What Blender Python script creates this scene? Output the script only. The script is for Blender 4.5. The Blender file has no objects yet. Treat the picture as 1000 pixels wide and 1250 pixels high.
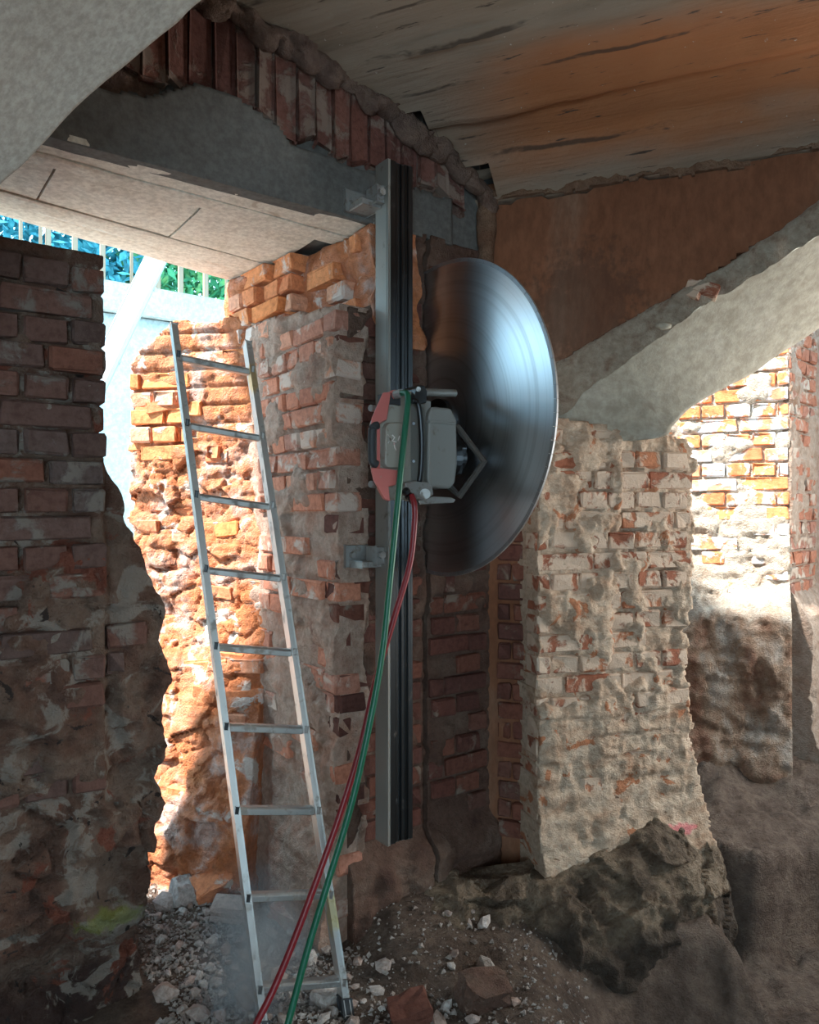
import bpy, bmesh, math, random
import numpy as np
from mathutils import Vector, Matrix

random.seed(7)
SC = bpy.context.scene
COL = SC.collection
PI = math.pi

# ------------------------------------------------------------------ camera, world, sun, lights, exposure
F = 920.0                      # focal length in pixels of the 1000 x 1250 frame
CAMZ = 1.5
cam_d = bpy.data.cameras.new('camera')
cam = bpy.data.objects.new('camera', cam_d); COL.objects.link(cam)
cam.location = (0, 0, CAMZ); cam.rotation_euler = (PI / 2, 0, 0)
cam_d.sensor_fit = 'HORIZONTAL'; cam_d.sensor_width = 36; cam_d.lens = 36 * F / 1000
cam_d.clip_start = 0.02; cam_d.clip_end = 200
SC.camera = cam

world = bpy.data.worlds.new('World'); SC.world = world
world.use_nodes = True
bg = world.node_tree.nodes['Background']
bg.inputs[0].default_value = (0.42, 0.76, 1.0, 1)
bg.inputs[1].default_value = 5.2


def lamp(name, kind, loc, aim, energy, color, **kw):
    d = bpy.data.lights.new(name, kind); d.energy = energy; d.color = color
    for k, v in kw.items():
        setattr(d, k, v)
    o = bpy.data.objects.new(name, d); COL.objects.link(o)
    o.location = loc
    o.rotation_euler = (Vector(aim) - Vector(loc)).to_track_quat('-Z', 'Y').to_euler()
    return o


SUN = Vector((0.55, 0.25, -0.80)).normalized()
lamp('sun', 'SUN', (-3, 2, 6), Vector((-3, 2, 6)) + SUN, 18.0, (1.0, 0.94, 0.87), angle=0.10)
# daylight standing in the window at the right of the recess ; then a fill light added behind the photographer
lamp('window_daylight', 'AREA', (3.12, 2.98, 1.40), (0.8, 2.93, 1.2), 66, (1.0, 0.93, 0.83), shape='RECTANGLE', size=0.75, size_y=1.3)
lamp('rear_fill', 'AREA', (0.1, -2.55, 1.35), (0.1, 2.6, 1.5), 36, (1.0, 0.95, 0.88), shape='RECTANGLE', size=2.0, size_y=2.1)

SC.view_settings.view_transform = 'Standard'
SC.view_settings.look = 'None'
SC.view_settings.gamma = 1
SC.view_settings.use_curve_mapping = False
SC.view_settings.exposure = 0.0


# ------------------------------------------------------------------ noise in numpy
def _hash(ix, iy, iz, seed):
    h = (ix.astype(np.int64) * 374761393 + iy.astype(np.int64) * 668265263 + iz.astype(np.int64) * 2147483647 + seed * 974634777) & 0xffffffff
    h = ((h ^ (h >> 13)) * 1274126177) & 0xffffffff
    h = ((h ^ (h >> 16)) * 2246822519) & 0xffffffff
    return ((h ^ (h >> 15)) & 0xffffff) / float(0xffffff)


def vnoise(p, seed=0):
    i = np.floor(p).astype(np.int64); f = p - i
    f = f * f * f * (f * (f * 6 - 15) + 10)
    out = 0
    for dx in (0, 1):
        wx = f[..., 0] if dx else 1 - f[..., 0]
        for dy in (0, 1):
            wy = f[..., 1] if dy else 1 - f[..., 1]
            for dz in (0, 1):
                wz = f[..., 2] if dz else 1 - f[..., 2]
                out = out + wx * wy * wz * _hash(i[..., 0] + dx, i[..., 1] + dy, i[..., 2] + dz, seed)
    return out * 2 - 1


def fbm(p, scale, octv=4, seed=0, gain=0.5):
    q = np.asarray(p, float) * scale; a = 1.0; s = 0; t = 0
    for k in range(octv):
        s = s + a * vnoise(q + 17.3 * k, seed + k); t += a; a *= gain; q = q * 2.03
    return s / t


def ridged(p, scale, octv=4, seed=0):
    q = np.asarray(p, float) * scale; a = 1.0; s = 0; t = 0
    for k in range(octv):
        s = s + a * (1 - 2 * np.abs(vnoise(q + 9.1 * k, seed + k))); t += a; a *= 0.5; q = q * 2.1
    return s / t


def worley(p, scale, seed=0):
    """flat random height per cell and distance to the cell's centre: broken-stone look"""
    q = np.asarray(p, float) * scale
    i = np.floor(q).astype(np.int64)
    best = np.full(q.shape[:-1], 9.0); sec = best.copy(); val = np.zeros(q.shape[:-1])
    for dx in (-1, 0, 1):
        for dy in (-1, 0, 1):
            for dz in (-1, 0, 1):
                cx, cy, cz = i[..., 0] + dx, i[..., 1] + dy, i[..., 2] + dz
                fx = cx + _hash(cx, cy, cz, seed + 1); fy = cy + _hash(cx, cy, cz, seed + 2); fz = cz + _hash(cx, cy, cz, seed + 3)
                d = np.sqrt((fx - q[..., 0]) ** 2 + (fy - q[..., 1]) ** 2 + (fz - q[..., 2]) ** 2)
                v = _hash(cx, cy, cz, seed + 4)
                m = d < best
                sec = np.where(m, best, np.minimum(sec, d))
                val = np.where(m, v, val); best = np.where(m, d, best)
    return val, best, sec - best


def sstep(a, b, x):
    t = np.clip((x - a) / (b - a), 0, 1)
    return t * t * (3 - 2 * t)


# ------------------------------------------------------------------ materials
class Nodes:
    def __init__(self, name):
        self.m = bpy.data.materials.new(name); self.m.use_nodes = True
        self.t = self.m.node_tree; self.n = self.t.nodes; self.l = self.t.links
        self.b = self.n['Principled BSDF']
        self._pos = None

    def put(self, sock, v):
        if isinstance(v, bpy.types.NodeSocket):
            self.l.new(v, sock)
        elif isinstance(v, (tuple, list)):
            if len(v) == 3 and sock.type == 'RGBA':
                v = (*v, 1)
            sock.default_value = v
        else:
            sock.default_value = v

    def pos(self):
        if not self._pos:
            g = self.n.new('ShaderNodeNewGeometry'); self._pos = g.outputs['Position']
        return self._pos

    def noise(self, scale, detail=4, rough=0.55, vec=None, dist=0.0):
        x = self.n.new('ShaderNodeTexNoise'); self.put(x.inputs['Vector'], vec or self.pos())
        x.inputs['Scale'].default_value = scale; x.inputs['Detail'].default_value = detail
        x.inputs['Roughness'].default_value = rough; x.inputs['Distortion'].default_value = dist
        return x.outputs['Fac']

    def voronoi(self, scale, vec=None, feature='F1'):
        x = self.n.new('ShaderNodeTexVoronoi'); x.feature = feature
        self.put(x.inputs['Vector'], vec or self.pos()); x.inputs['Scale'].default_value = scale
        return x.outputs['Distance']

    def scaled(self, s, rot=(0, 0, 0), loc=(0, 0, 0), vec=None):
        x = self.n.new('ShaderNodeMapping'); self.put(x.inputs['Vector'], vec or self.pos())
        x.inputs['Scale'].default_value = s; x.inputs['Rotation'].default_value = rot; x.inputs['Location'].default_value = loc
        return x.outputs['Vector']

    def ramp(self, fac, stops, interp='LINEAR'):
        x = self.n.new('ShaderNodeValToRGB'); x.color_ramp.interpolation = interp
        e = x.color_ramp.elements
        while len(e) < len(stops):
            e.new(0.5)
        for k, (p, c) in enumerate(stops):
            e[k].position = p
            e[k].color = (*c, 1) if len(c) == 3 else c
        self.put(x.inputs['Fac'], fac)
        return x.outputs['Color']

    def step(self, fac, a, b):
        x = self.n.new('ShaderNodeMapRange'); x.interpolation_type = 'SMOOTHSTEP'
        self.put(x.inputs['Value'], fac); x.inputs['From Min'].default_value = a; x.inputs['From Max'].default_value = b
        return x.outputs['Result']

    def mix(self, fac, a, b, mode='MIX'):
        x = self.n.new('ShaderNodeMix'); x.data_type = 'RGBA'; x.blend_type = mode
        self.put(x.inputs[0], fac); self.put(x.inputs[6], a); self.put(x.inputs[7], b)
        return x.outputs[2]

    def math(self, op, a, b=0.0):
        x = self.n.new('ShaderNodeMath'); x.operation = op
        self.put(x.inputs[0], a); self.put(x.inputs[1], b)
        return x.outputs[0]

    def rnd(self):
        return self.n.new('ShaderNodeObjectInfo').outputs['Random']

    def axis(self, k, vec=None):
        x = self.n.new('ShaderNodeSeparateXYZ'); self.put(x.inputs[0], vec or self.pos())
        return x.outputs[k]

    def ball(self, c, r, squash=(1, 1, 1)):
        """1 inside a blot of paint around c, 0 outside, with a ragged edge"""
        v = self.scaled(tuple(1 / (r * q) for q in squash), loc=tuple(-ci / (r * q) for ci, q in zip(c, squash)))
        x = self.n.new('ShaderNodeVectorMath'); x.operation = 'LENGTH'; self.put(x.inputs[0], v)
        d = self.math('ADD', x.outputs['Value'], self.math('MULTIPLY', self.math('SUBTRACT', self.noise(30, 3), 0.5), 1.6))
        return self.step(d, 1.0, 0.55)

    def done(self, color, rough=0.9, metal=0.0, bump=None, strength=0.5, dist=0.01, spec=0.3, **kw):
        self.put(self.b.inputs['Base Color'], color)
        self.put(self.b.inputs['Roughness'], rough); self.put(self.b.inputs['Metallic'], metal)
        self.b.inputs['Specular IOR Level'].default_value = spec
        if bump is not None:
            x = self.n.new('ShaderNodeBump'); x.inputs['Strength'].default_value = strength; x.inputs['Distance'].default_value = dist
            self.put(x.inputs['Height'], bump); self.l.new(x.outputs[0], self.b.inputs['Normal'])
        for k, v in kw.items():
            self.put(self.b.inputs[k], v)
        return self.m


def brick_material(name, palette, smear, smear_at, smear_scale=9, smear2=None, paint=None):
    """fired clay, each brick its own tone, with lime smeared over where the noise is high"""
    N = Nodes(name)
    n = len(palette)
    c = N.ramp(N.rnd(), [(k / max(1, n - 1), p) for k, p in enumerate(palette)])
    g = N.noise(45, 5, 0.65)
    c = N.mix(N.step(g, 0.35, 0.75), c, N.mix(1.0, c, (0.62, 0.55, 0.52), 'MULTIPLY'))
    pits = N.noise(160, 3, 0.6)
    s = N.math('ADD', N.noise(smear_scale, 6, 0.62, dist=0.4), N.math('MULTIPLY', N.rnd(), 0.10))
    sc = N.mix(N.noise(20, 4), smear, smear2 or tuple(x * 0.75 for x in smear))
    f = N.step(s, smear_at, smear_at + 0.10)
    c = N.mix(f, c, sc)
    if paint:
        for ctr, r, sq, pc in paint:
            c = N.mix(N.math('MULTIPLY', N.ball(ctr, r, sq), 0.5), c, pc)
    h = N.math('ADD', N.math('MULTIPLY', g, 0.6), N.math('ADD', N.math('MULTIPLY', pits, 0.25), N.math('MULTIPLY', f, 0.5)))
    return N.done(c, 0.92, bump=h, strength=0.7, dist=0.012)


def rough_material(name, cols, scale=6, bump_scale=40, strength=0.7, dist=0.015, paint=None, stretch=(1, 1, 1), veins=None, low=None):
    N = Nodes(name)
    v = N.scaled(stretch)
    a = N.noise(scale, 7, 0.62, vec=v, dist=0.3)
    c = N.ramp(a, cols)
    if low:                                             # a second set of colours below a given height
        h = N.math('ADD', N.axis(2), N.math('MULTIPLY', N.math('SUBTRACT', N.noise(5, 4), 0.5), 0.35))
        c = N.mix(N.step(h, low[0] + 0.05, low[0] - 0.05), c, N.ramp(N.noise(7, 6, 0.62, vec=N.scaled((1, 1, 0.5))), low[1]))
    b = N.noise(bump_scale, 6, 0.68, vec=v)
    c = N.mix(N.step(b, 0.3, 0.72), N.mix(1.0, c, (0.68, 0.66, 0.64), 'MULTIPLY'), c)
    for vn in ([veins] if veins and not isinstance(veins, list) else veins or []):
        w_ = vn[3] if len(vn) > 3 else 0.08
        c = N.mix(N.step(N.noise(vn[1], 6, 0.6, dist=0.8, vec=N.scaled((1, 1, 1), loc=(vn[1], 3 * vn[2], 0))), vn[2], vn[2] + w_), c, vn[0])
    if paint:
        for ctr, r, sq, pc in paint:
            c = N.mix(N.math('MULTIPLY', N.ball(ctr, r, sq), 0.5), c, pc)
    h = N.math('ADD', b, N.math('MULTIPLY', N.noise(bump_scale * 4, 3, 0.6), 0.3))
    return N.done(c, 0.93, bump=h, strength=strength, dist=dist)


MORT = (0.50, 0.41, 0.33)
M = {}
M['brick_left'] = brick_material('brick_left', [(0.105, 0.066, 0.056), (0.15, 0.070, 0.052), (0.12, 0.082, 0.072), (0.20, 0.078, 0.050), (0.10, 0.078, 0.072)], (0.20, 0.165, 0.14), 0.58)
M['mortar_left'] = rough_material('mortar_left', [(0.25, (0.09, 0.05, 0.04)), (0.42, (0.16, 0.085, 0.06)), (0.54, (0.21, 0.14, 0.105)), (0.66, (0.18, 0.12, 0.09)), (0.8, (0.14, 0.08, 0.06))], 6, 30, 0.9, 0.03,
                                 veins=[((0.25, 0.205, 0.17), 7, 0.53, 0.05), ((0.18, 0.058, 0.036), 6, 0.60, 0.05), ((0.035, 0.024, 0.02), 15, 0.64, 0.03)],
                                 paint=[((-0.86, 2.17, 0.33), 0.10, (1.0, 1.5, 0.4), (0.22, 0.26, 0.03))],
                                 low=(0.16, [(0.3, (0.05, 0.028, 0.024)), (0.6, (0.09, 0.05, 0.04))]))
M['brick_jamb'] = brick_material('brick_jamb', [(0.50, 0.20, 0.13), (0.62, 0.25, 0.15), (0.46, 0.22, 0.16), (0.70, 0.33, 0.21)], (0.66, 0.50, 0.41), 0.56)
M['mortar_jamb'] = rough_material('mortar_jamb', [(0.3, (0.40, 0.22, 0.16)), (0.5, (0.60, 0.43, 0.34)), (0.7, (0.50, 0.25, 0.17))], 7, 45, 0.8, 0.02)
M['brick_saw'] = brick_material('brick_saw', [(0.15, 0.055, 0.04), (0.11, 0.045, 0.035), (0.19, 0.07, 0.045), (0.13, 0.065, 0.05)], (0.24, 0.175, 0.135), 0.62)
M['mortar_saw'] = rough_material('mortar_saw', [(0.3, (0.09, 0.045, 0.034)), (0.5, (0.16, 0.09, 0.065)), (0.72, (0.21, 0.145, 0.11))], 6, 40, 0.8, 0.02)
M['brick_pier'] = brick_material('brick_pier', [(0.42, 0.15, 0.08), (0.34, 0.12, 0.07), (0.50, 0.20, 0.10), (0.30, 0.13, 0.09)], (0.66, 0.51, 0.39), 0.455, 13, (0.52, 0.36, 0.26))
M['mortar_pier'] = rough_material('mortar_pier', [(0.25, (0.36, 0.18, 0.10)), (0.42, (0.58, 0.41, 0.29)), (0.6, (0.68, 0.53, 0.40)), (0.75, (0.50, 0.32, 0.22))], 9, 38, 0.8, 0.02, veins=[((0.44, 0.18, 0.09), 9, 0.60, 0.03), ((0.20, 0.12, 0.08), 17, 0.67, 0.03)],
                                 paint=[((1.07, 2.98, 0.25), 0.075, (1.1, 1.5, 0.35), (0.9, 0.12, 0.20))], stretch=(1, 1, 1.4))
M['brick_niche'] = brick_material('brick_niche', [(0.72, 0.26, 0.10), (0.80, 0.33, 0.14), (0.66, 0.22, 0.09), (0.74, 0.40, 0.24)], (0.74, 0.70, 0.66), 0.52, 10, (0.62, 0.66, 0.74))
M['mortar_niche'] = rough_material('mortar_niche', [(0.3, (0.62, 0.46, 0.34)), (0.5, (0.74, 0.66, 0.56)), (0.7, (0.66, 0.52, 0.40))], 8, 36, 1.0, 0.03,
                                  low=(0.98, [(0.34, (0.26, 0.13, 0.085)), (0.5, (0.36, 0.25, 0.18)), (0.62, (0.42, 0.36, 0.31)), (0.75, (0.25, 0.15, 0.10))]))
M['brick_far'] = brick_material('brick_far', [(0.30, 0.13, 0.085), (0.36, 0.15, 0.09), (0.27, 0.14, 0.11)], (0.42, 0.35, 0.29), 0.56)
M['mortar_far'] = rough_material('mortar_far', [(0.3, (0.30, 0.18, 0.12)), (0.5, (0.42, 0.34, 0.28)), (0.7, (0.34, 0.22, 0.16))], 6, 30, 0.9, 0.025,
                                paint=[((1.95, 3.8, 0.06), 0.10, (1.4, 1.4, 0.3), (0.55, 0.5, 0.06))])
M['broken'] = rough_material('broken', [(0.22, (0.52, 0.20, 0.11)), (0.40, (0.72, 0.25, 0.10)), (0.52, (0.76, 0.31, 0.17)), (0.62, (0.74, 0.50, 0.42)), (0.8, (0.66, 0.28, 0.17))], 6, 34, 0.8, 0.03,
                             veins=((0.78, 0.66, 0.58), 7, 0.58))
M['brick_broken'] = brick_material('brick_broken', [(0.74, 0.25, 0.08), (0.78, 0.31, 0.13), (0.68, 0.24, 0.11), (0.76, 0.40, 0.26)], (0.74, 0.62, 0.55), 0.60)
M['brick_soldier'] = brick_material('brick_soldier', [(0.19, 0.075, 0.055), (0.14, 0.062, 0.052), (0.23, 0.10, 0.075), (0.12, 0.065, 0.055)], (0.28, 0.20, 0.16), 0.55, 9)
M['mortar_soldier'] = rough_material('mortar_soldier', [(0.3, (0.16, 0.10, 0.085)), (0.55, (0.27, 0.18, 0.14)), (0.75, (0.22, 0.13, 0.10))], 8, 40, 0.9, 0.02)
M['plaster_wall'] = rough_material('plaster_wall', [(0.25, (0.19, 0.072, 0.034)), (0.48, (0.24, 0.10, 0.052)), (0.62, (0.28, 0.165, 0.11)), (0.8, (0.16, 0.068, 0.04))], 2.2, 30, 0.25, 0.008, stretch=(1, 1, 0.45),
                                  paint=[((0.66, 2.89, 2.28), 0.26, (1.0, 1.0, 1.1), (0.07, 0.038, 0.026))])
M['ledge'] = rough_material('ledge', [(0.3, (0.20, 0.10, 0.06)), (0.6, (0.28, 0.17, 0.11))], 9, 40, 0.8, 0.02)
M['arch'] = rough_material('arch', [(0.25, (0.38, 0.33, 0.26)), (0.5, (0.47, 0.42, 0.335)), (0.66, (0.50, 0.45, 0.37)), (0.85, (0.38, 0.32, 0.25))], 4, 26, 0.3, 0.01, veins=[((0.30, 0.245, 0.19), 5, 0.63), ((0.28, 0.23, 0.18), 22, 0.68, 0.04)])
M['arch_edge'] = rough_material('arch_edge', [(0.25, (0.26, 0.15, 0.10)), (0.5, (0.48, 0.40, 0.31)), (0.75, (0.36, 0.27, 0.20))], 12, 40, 0.9, 0.02)
M['arch_grey'] = rough_material('arch_grey', [(0.25, (0.36, 0.35, 0.31)), (0.5, (0.42, 0.40, 0.36)), (0.8, (0.36, 0.34, 0.30))], 3, 60, 0.15, 0.004, veins=((0.28, 0.26, 0.23), 9, 0.70))
M['lintel'] = rough_material('lintel', [(0.3, (0.13, 0.125, 0.118)), (0.6, (0.17, 0.16, 0.148)), (0.8, (0.14, 0.125, 0.112))], 4, 40, 0.25, 0.006)
M['board'] = rough_material('board', [(0.25, (0.70, 0.62, 0.51)), (0.5, (0.84, 0.78, 0.68)), (0.8, (0.76, 0.67, 0.55))], 5, 50, 0.4, 0.006, veins=((0.50, 0.42, 0.33), 6, 0.63))
M['earth'] = rough_material('earth', [(0.25, (0.08, 0.055, 0.042)), (0.42, (0.16, 0.11, 0.085)), (0.58, (0.25, 0.18, 0.14)), (0.75, (0.14, 0.095, 0.07))], 8, 40, 1.0, 0.04)
M['footing'] = rough_material('footing', [(0.25, (0.07, 0.052, 0.04)), (0.42, (0.19, 0.135, 0.095)), (0.56, (0.34, 0.255, 0.18)), (0.7, (0.26, 0.19, 0.135)), (0.85, (0.11, 0.085, 0.065))], 6, 30, 1.0, 0.04,
                             low=(0.02, [(0.3, (0.05, 0.038, 0.03)), (0.55, (0.11, 0.08, 0.06)), (0.75, (0.06, 0.045, 0.036))]))
M['void'] = rough_material('void', [(0.3, (0.03, 0.03, 0.032)), (0.7, (0.05, 0.048, 0.045))], 5, 40, 0.3, 0.01)
M['outer_concrete'] = rough_material('outer_concrete', [(0.3, (0.60, 0.70, 0.70)), (0.7, (0.70, 0.77, 0.76))], 3, 30, 0.3, 0.01)
M['reflector'] = rough_material('reflector', [(0.3, (0.76, 0.72, 0.64)), (0.7, (0.86, 0.82, 0.74))], 3, 30, 0.3, 0.01)  # pale, for the added slab that bounces sunlight up to the soffit
M['shell'] = rough_material('shell', [(0.3, (0.30, 0.23, 0.18)), (0.7, (0.40, 0.32, 0.26))], 4, 40, 0.4, 0.01)

# ceiling: concrete with rust-coloured wash along the wall
def ceiling_material():
    N = Nodes('ceiling_concrete')
    rot = (0, 0, math.atan2(0.388, 0.922))
    v = N.scaled((1, 1, 1), rot=rot)                    # x runs along the boards now
    vs = N.scaled((0.35, 3.2, 1), vec=v)
    a = N.noise(2.6, 7, 0.62, vec=vs)
    c = N.ramp(a, [(0.25, (0.15, 0.105, 0.075)), (0.45, (0.27, 0.20, 0.145)), (0.60, (0.32, 0.245, 0.185)), (0.8, (0.20, 0.14, 0.10))])
    # rust wash: a band beside the wall, ragged
    y = N.axis(1, v)
    yy = N.math('ADD', y, N.math('MULTIPLY', N.math('SUBTRACT', N.noise(2.5, 4, vec=N.scaled((0.6, 1.6, 1), vec=v)), 0.5), 0.35))
    band = N.math('MULTIPLY', N.step(yy, 2.28, 2.50), N.step(yy, 2.93, 2.74))
    x = N.axis(0, v)
    band = N.math('MULTIPLY', band, N.step(x, -1.05, -0.55))
    c = N.mix(N.math('MULTIPLY', band, 0.85), c, N.mix(N.noise(6, 5), (0.36, 0.11, 0.03), (0.46, 0.17, 0.06)))
    c = N.mix(N.step(N.noise(14, 6, 0.65, vec=vs), 0.62, 0.68), c, (0.08, 0.055, 0.042))
    c = N.mix(N.step(N.noise(60, 3, 0.5), 0.72, 0.76), c, (0.5, 0.44, 0.37))
    w_ = N.math('ADD', N.math('SUBTRACT', 2.923, y), N.math('MULTIPLY', N.math('SUBTRACT', N.noise(5, 4), 0.5), 0.03))
    fr_ = N.math('FRACT', N.math('DIVIDE', w_, 0.155))
    gap = N.math('MAXIMUM', N.step(fr_, 0.055, 0.02), N.step(fr_, 0.945, 0.98))
    gap = N.math('MULTIPLY', gap, N.step(N.noise(3, 5, 0.7, vec=N.scaled((0.7, 3, 1), vec=v)), 0.44, 0.56))
    c = N.mix(N.math('MULTIPLY', gap, 0.8), c, (0.06, 0.042, 0.032))         # dirt in the joints of the shuttering
    b = N.math('ADD', N.noise(8, 6, 0.65, vec=N.scaled((0.25, 5, 1), vec=v)), N.math('MULTIPLY', N.noise(60, 4), 0.3))
    return N.done(c, 0.9, bump=b, strength=0.5, dist=0.015)
M['ceiling'] = ceiling_material()


def metal_material(name, col, rough=0.35, scale=30, dirt=(0.25, 0.22, 0.2), dirt_at=0.62, metal=1.0, aniso=0.0, paint=None):
    N = Nodes(name)
    f = N.step(N.noise(scale, 5, 0.6), dirt_at, dirt_at + 0.15)
    c = N.mix(f, col, dirt)
    if paint:
        for ctr, r, sq, pc in paint:
            c = N.mix(N.math('MULTIPLY', N.ball(ctr, r, sq), 0.5), c, pc)
    r = N.math('ADD', N.math('MULTIPLY', f, 0.35), rough)
    m = N.math('MULTIPLY', N.math('SUBTRACT', 1.0, N.math('MULTIPLY', f, 0.6)), metal)
    return N.done(c, r, m, bump=N.noise(80, 3), strength=0.15, dist=0.003, spec=0.5)


M['aluminium'] = metal_material('aluminium', (0.62, 0.62, 0.60), 0.45, 22, (0.38, 0.36, 0.33), 0.55,
                                paint=[((-0.555, 2.645, 1.97), 0.045, (1, 1, 1.6), (0.75, 0.5, 0.06)), ((-0.245, 2.30, 0.26), 0.05, (1, 1, 1.5), (0.65, 0.5, 0.1))])
M['rung'] = metal_material('rung', (0.42, 0.41, 0.39), 0.5, 25, (0.30, 0.28, 0.25), 0.5)
M['steel_rail'] = metal_material('steel_rail', (0.30, 0.29, 0.265), 0.5, 20, (0.16, 0.13, 0.11), 0.6, metal=0.5)
M['steel_dark'] = metal_material('steel_dark', (0.07, 0.075, 0.08), 0.4, 25, (0.10, 0.085, 0.075), 0.6)
M['steel_dull'] = metal_material('steel_dull', (0.14, 0.13, 0.12), 0.55, 25, (0.10, 0.085, 0.07), 0.55, metal=0.4)
M['zinc'] = metal_material('zinc', (0.36, 0.355, 0.34), 0.55, 40, (0.26, 0.23, 0.20), 0.52, metal=0.6)
M['saw_grey'] = metal_material('saw_grey', (0.27, 0.265, 0.245), 0.5, 18, (0.20, 0.17, 0.14), 0.6, metal=0.15)
M['saw_light'] = metal_material('saw_light', (0.36, 0.34, 0.29), 0.5, 26, (0.25, 0.19, 0.14), 0.56, metal=0.1)
M['saw_red'] = metal_material('saw_red', (0.62, 0.17, 0.15), 0.5, 30, (0.42, 0.30, 0.24), 0.62, metal=0.0)
M['rubber'] = metal_material('rubber', (0.035, 0.037, 0.04), 0.6, 30, (0.12, 0.10, 0.09), 0.62, metal=0.0)
M['hose_green'] = metal_material('hose_green', (0.008, 0.12, 0.062), 0.4, 20, (0.02, 0.11, 0.07), 0.7, metal=0.0)
M['hose_red'] = metal_material('hose_red', (0.22, 0.012, 0.018), 0.4, 20, (0.16, 0.03, 0.03), 0.7, metal=0.0)
M['paint_white'] = metal_material('paint_white', (0.75, 0.68, 0.64), 0.6, 60, (0.6, 0.3, 0.3), 0.6, metal=0.0)
M['fence'] = metal_material('fence', (0.34, 0.24, 0.16), 0.6, 12, (0.40, 0.25, 0.16), 0.6, metal=0.0)
M['prop'] = metal_material('prop', (0.55, 0.62, 0.63), 0.6, 8, (0.45, 0.53, 0.54), 0.6, metal=0.0)
M['bark'] = metal_material('bark', (0.30, 0.24, 0.18), 0.9, 12, (0.2, 0.15, 0.1), 0.5, metal=0.0)


def blade_material():
    """steel ground in circles about the arbor"""
    N = Nodes('ground_steel')
    tc = N.n.new('ShaderNodeTexCoord').outputs['Object']
    x = N.n.new('ShaderNodeVectorMath'); x.operation = 'LENGTH'; N.put(x.inputs[0], tc)
    r = x.outputs['Value']
    comb = N.n.new('ShaderNodeCombineXYZ'); N.put(comb.inputs[0], r)
    g = N.noise(220, 4, 0.7, vec=comb.outputs[0])
    g2 = N.noise(38, 3, 0.6, vec=comb.outputs[0])
    c = N.mix(g, (0.66, 0.67, 0.69), (0.86, 0.87, 0.88))
    c = N.mix(N.step(g2, 0.45, 0.7), c, N.mix(1.0, c, (0.80, 0.79, 0.78), 'MULTIPLY'))
    return N.done(c, N.math('ADD', 0.24, N.math('MULTIPLY', g2, 0.14)), 1.0, bump=g, strength=0.12, dist=0.002, spec=0.5)
M['blade'] = blade_material()
M['blade_rim'] = metal_material('blade_rim', (0.45, 0.45, 0.46), 0.5, 40, (0.34, 0.32, 0.30), 0.6)


def leaf_material(name, c1, c2, c3):
    N = Nodes(name)
    c = N.ramp(N.noise(9, 3), [(0.3, c1), (0.5, c2), (0.7, c3)])
    return N.done(c, 0.6, spec=0.3, **{'Transmission Weight': 0.0})
M['leaf_blue'] = leaf_material('leaf_blue', (0.02, 0.16, 0.22), (0.04, 0.28, 0.35), (0.12, 0.45, 0.50))
M['leaf_green'] = leaf_material('leaf_green', (0.03, 0.18, 0.09), (0.06, 0.32, 0.14), (0.22, 0.45, 0.16))
M['stone'] = None


def stone_material():
    N = Nodes('rubble_stone')
    c = N.ramp(N.rnd(), [(0.0, (0.44, 0.34, 0.30)), (0.3, (0.52, 0.46, 0.42)), (0.5, (0.62, 0.57, 0.53)), (0.75, (0.48, 0.34, 0.28)), (1.0, (0.66, 0.62, 0.59))])
    b = N.noise(60, 5, 0.65)
    c = N.mix(N.step(b, 0.3, 0.75), N.mix(1.0, c, (0.6, 0.58, 0.56), 'MULTIPLY'), c)
    return N.done(c, 0.93, bump=b, strength=0.8, dist=0.012)
M['stone'] = stone_material()
M['gravel'] = rough_material('gravel', [(0.25, (0.34, 0.27, 0.24)), (0.5, (0.48, 0.42, 0.38)), (0.7, (0.60, 0.55, 0.51))], 16, 60, 0.8, 0.012)


# ------------------------------------------------------------------ helpers: objects
def tag(o, label=None, cat=None, group=None, kind=None):
    if label: o['label'] = label
    if cat: o['category'] = cat
    if group: o['group'] = group
    if kind: o['kind'] = kind
    return o


def link(name, me, mat=None, parent=None, smooth=False):
    o = bpy.data.objects.new(name, me); COL.objects.link(o)
    if mat is not None:
        me.materials.clear(); me.materials.append(M[mat] if isinstance(mat, str) else mat)
    if smooth:
        me.polygons.foreach_set('use_smooth', [True] * len(me.polygons))
    if parent is not None:
        o.parent = parent
        o.matrix_parent_inverse = parent.matrix_world.inverted()
    return o


def empty(name, loc):
    o = bpy.data.objects.new(name, None); COL.objects.link(o)
    o.location = loc; o.empty_display_size = 0.05
    bpy.context.view_layer.update()
    return o


def bm_obj(name, bm, mat, parent=None, smooth=False):
    bmesh.ops.recalc_face_normals(bm, faces=bm.faces)
    me = bpy.data.meshes.new(name); bm.to_mesh(me); bm.free()
    return link(name, me, mat, parent, smooth)


def px(u, v, Y):
    """the place at depth Y that the photograph shows at pixel u, v"""
    return Vector(((u - 500) / F * Y, Y, CAMZ + (625 - v) / F * Y))


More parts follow.
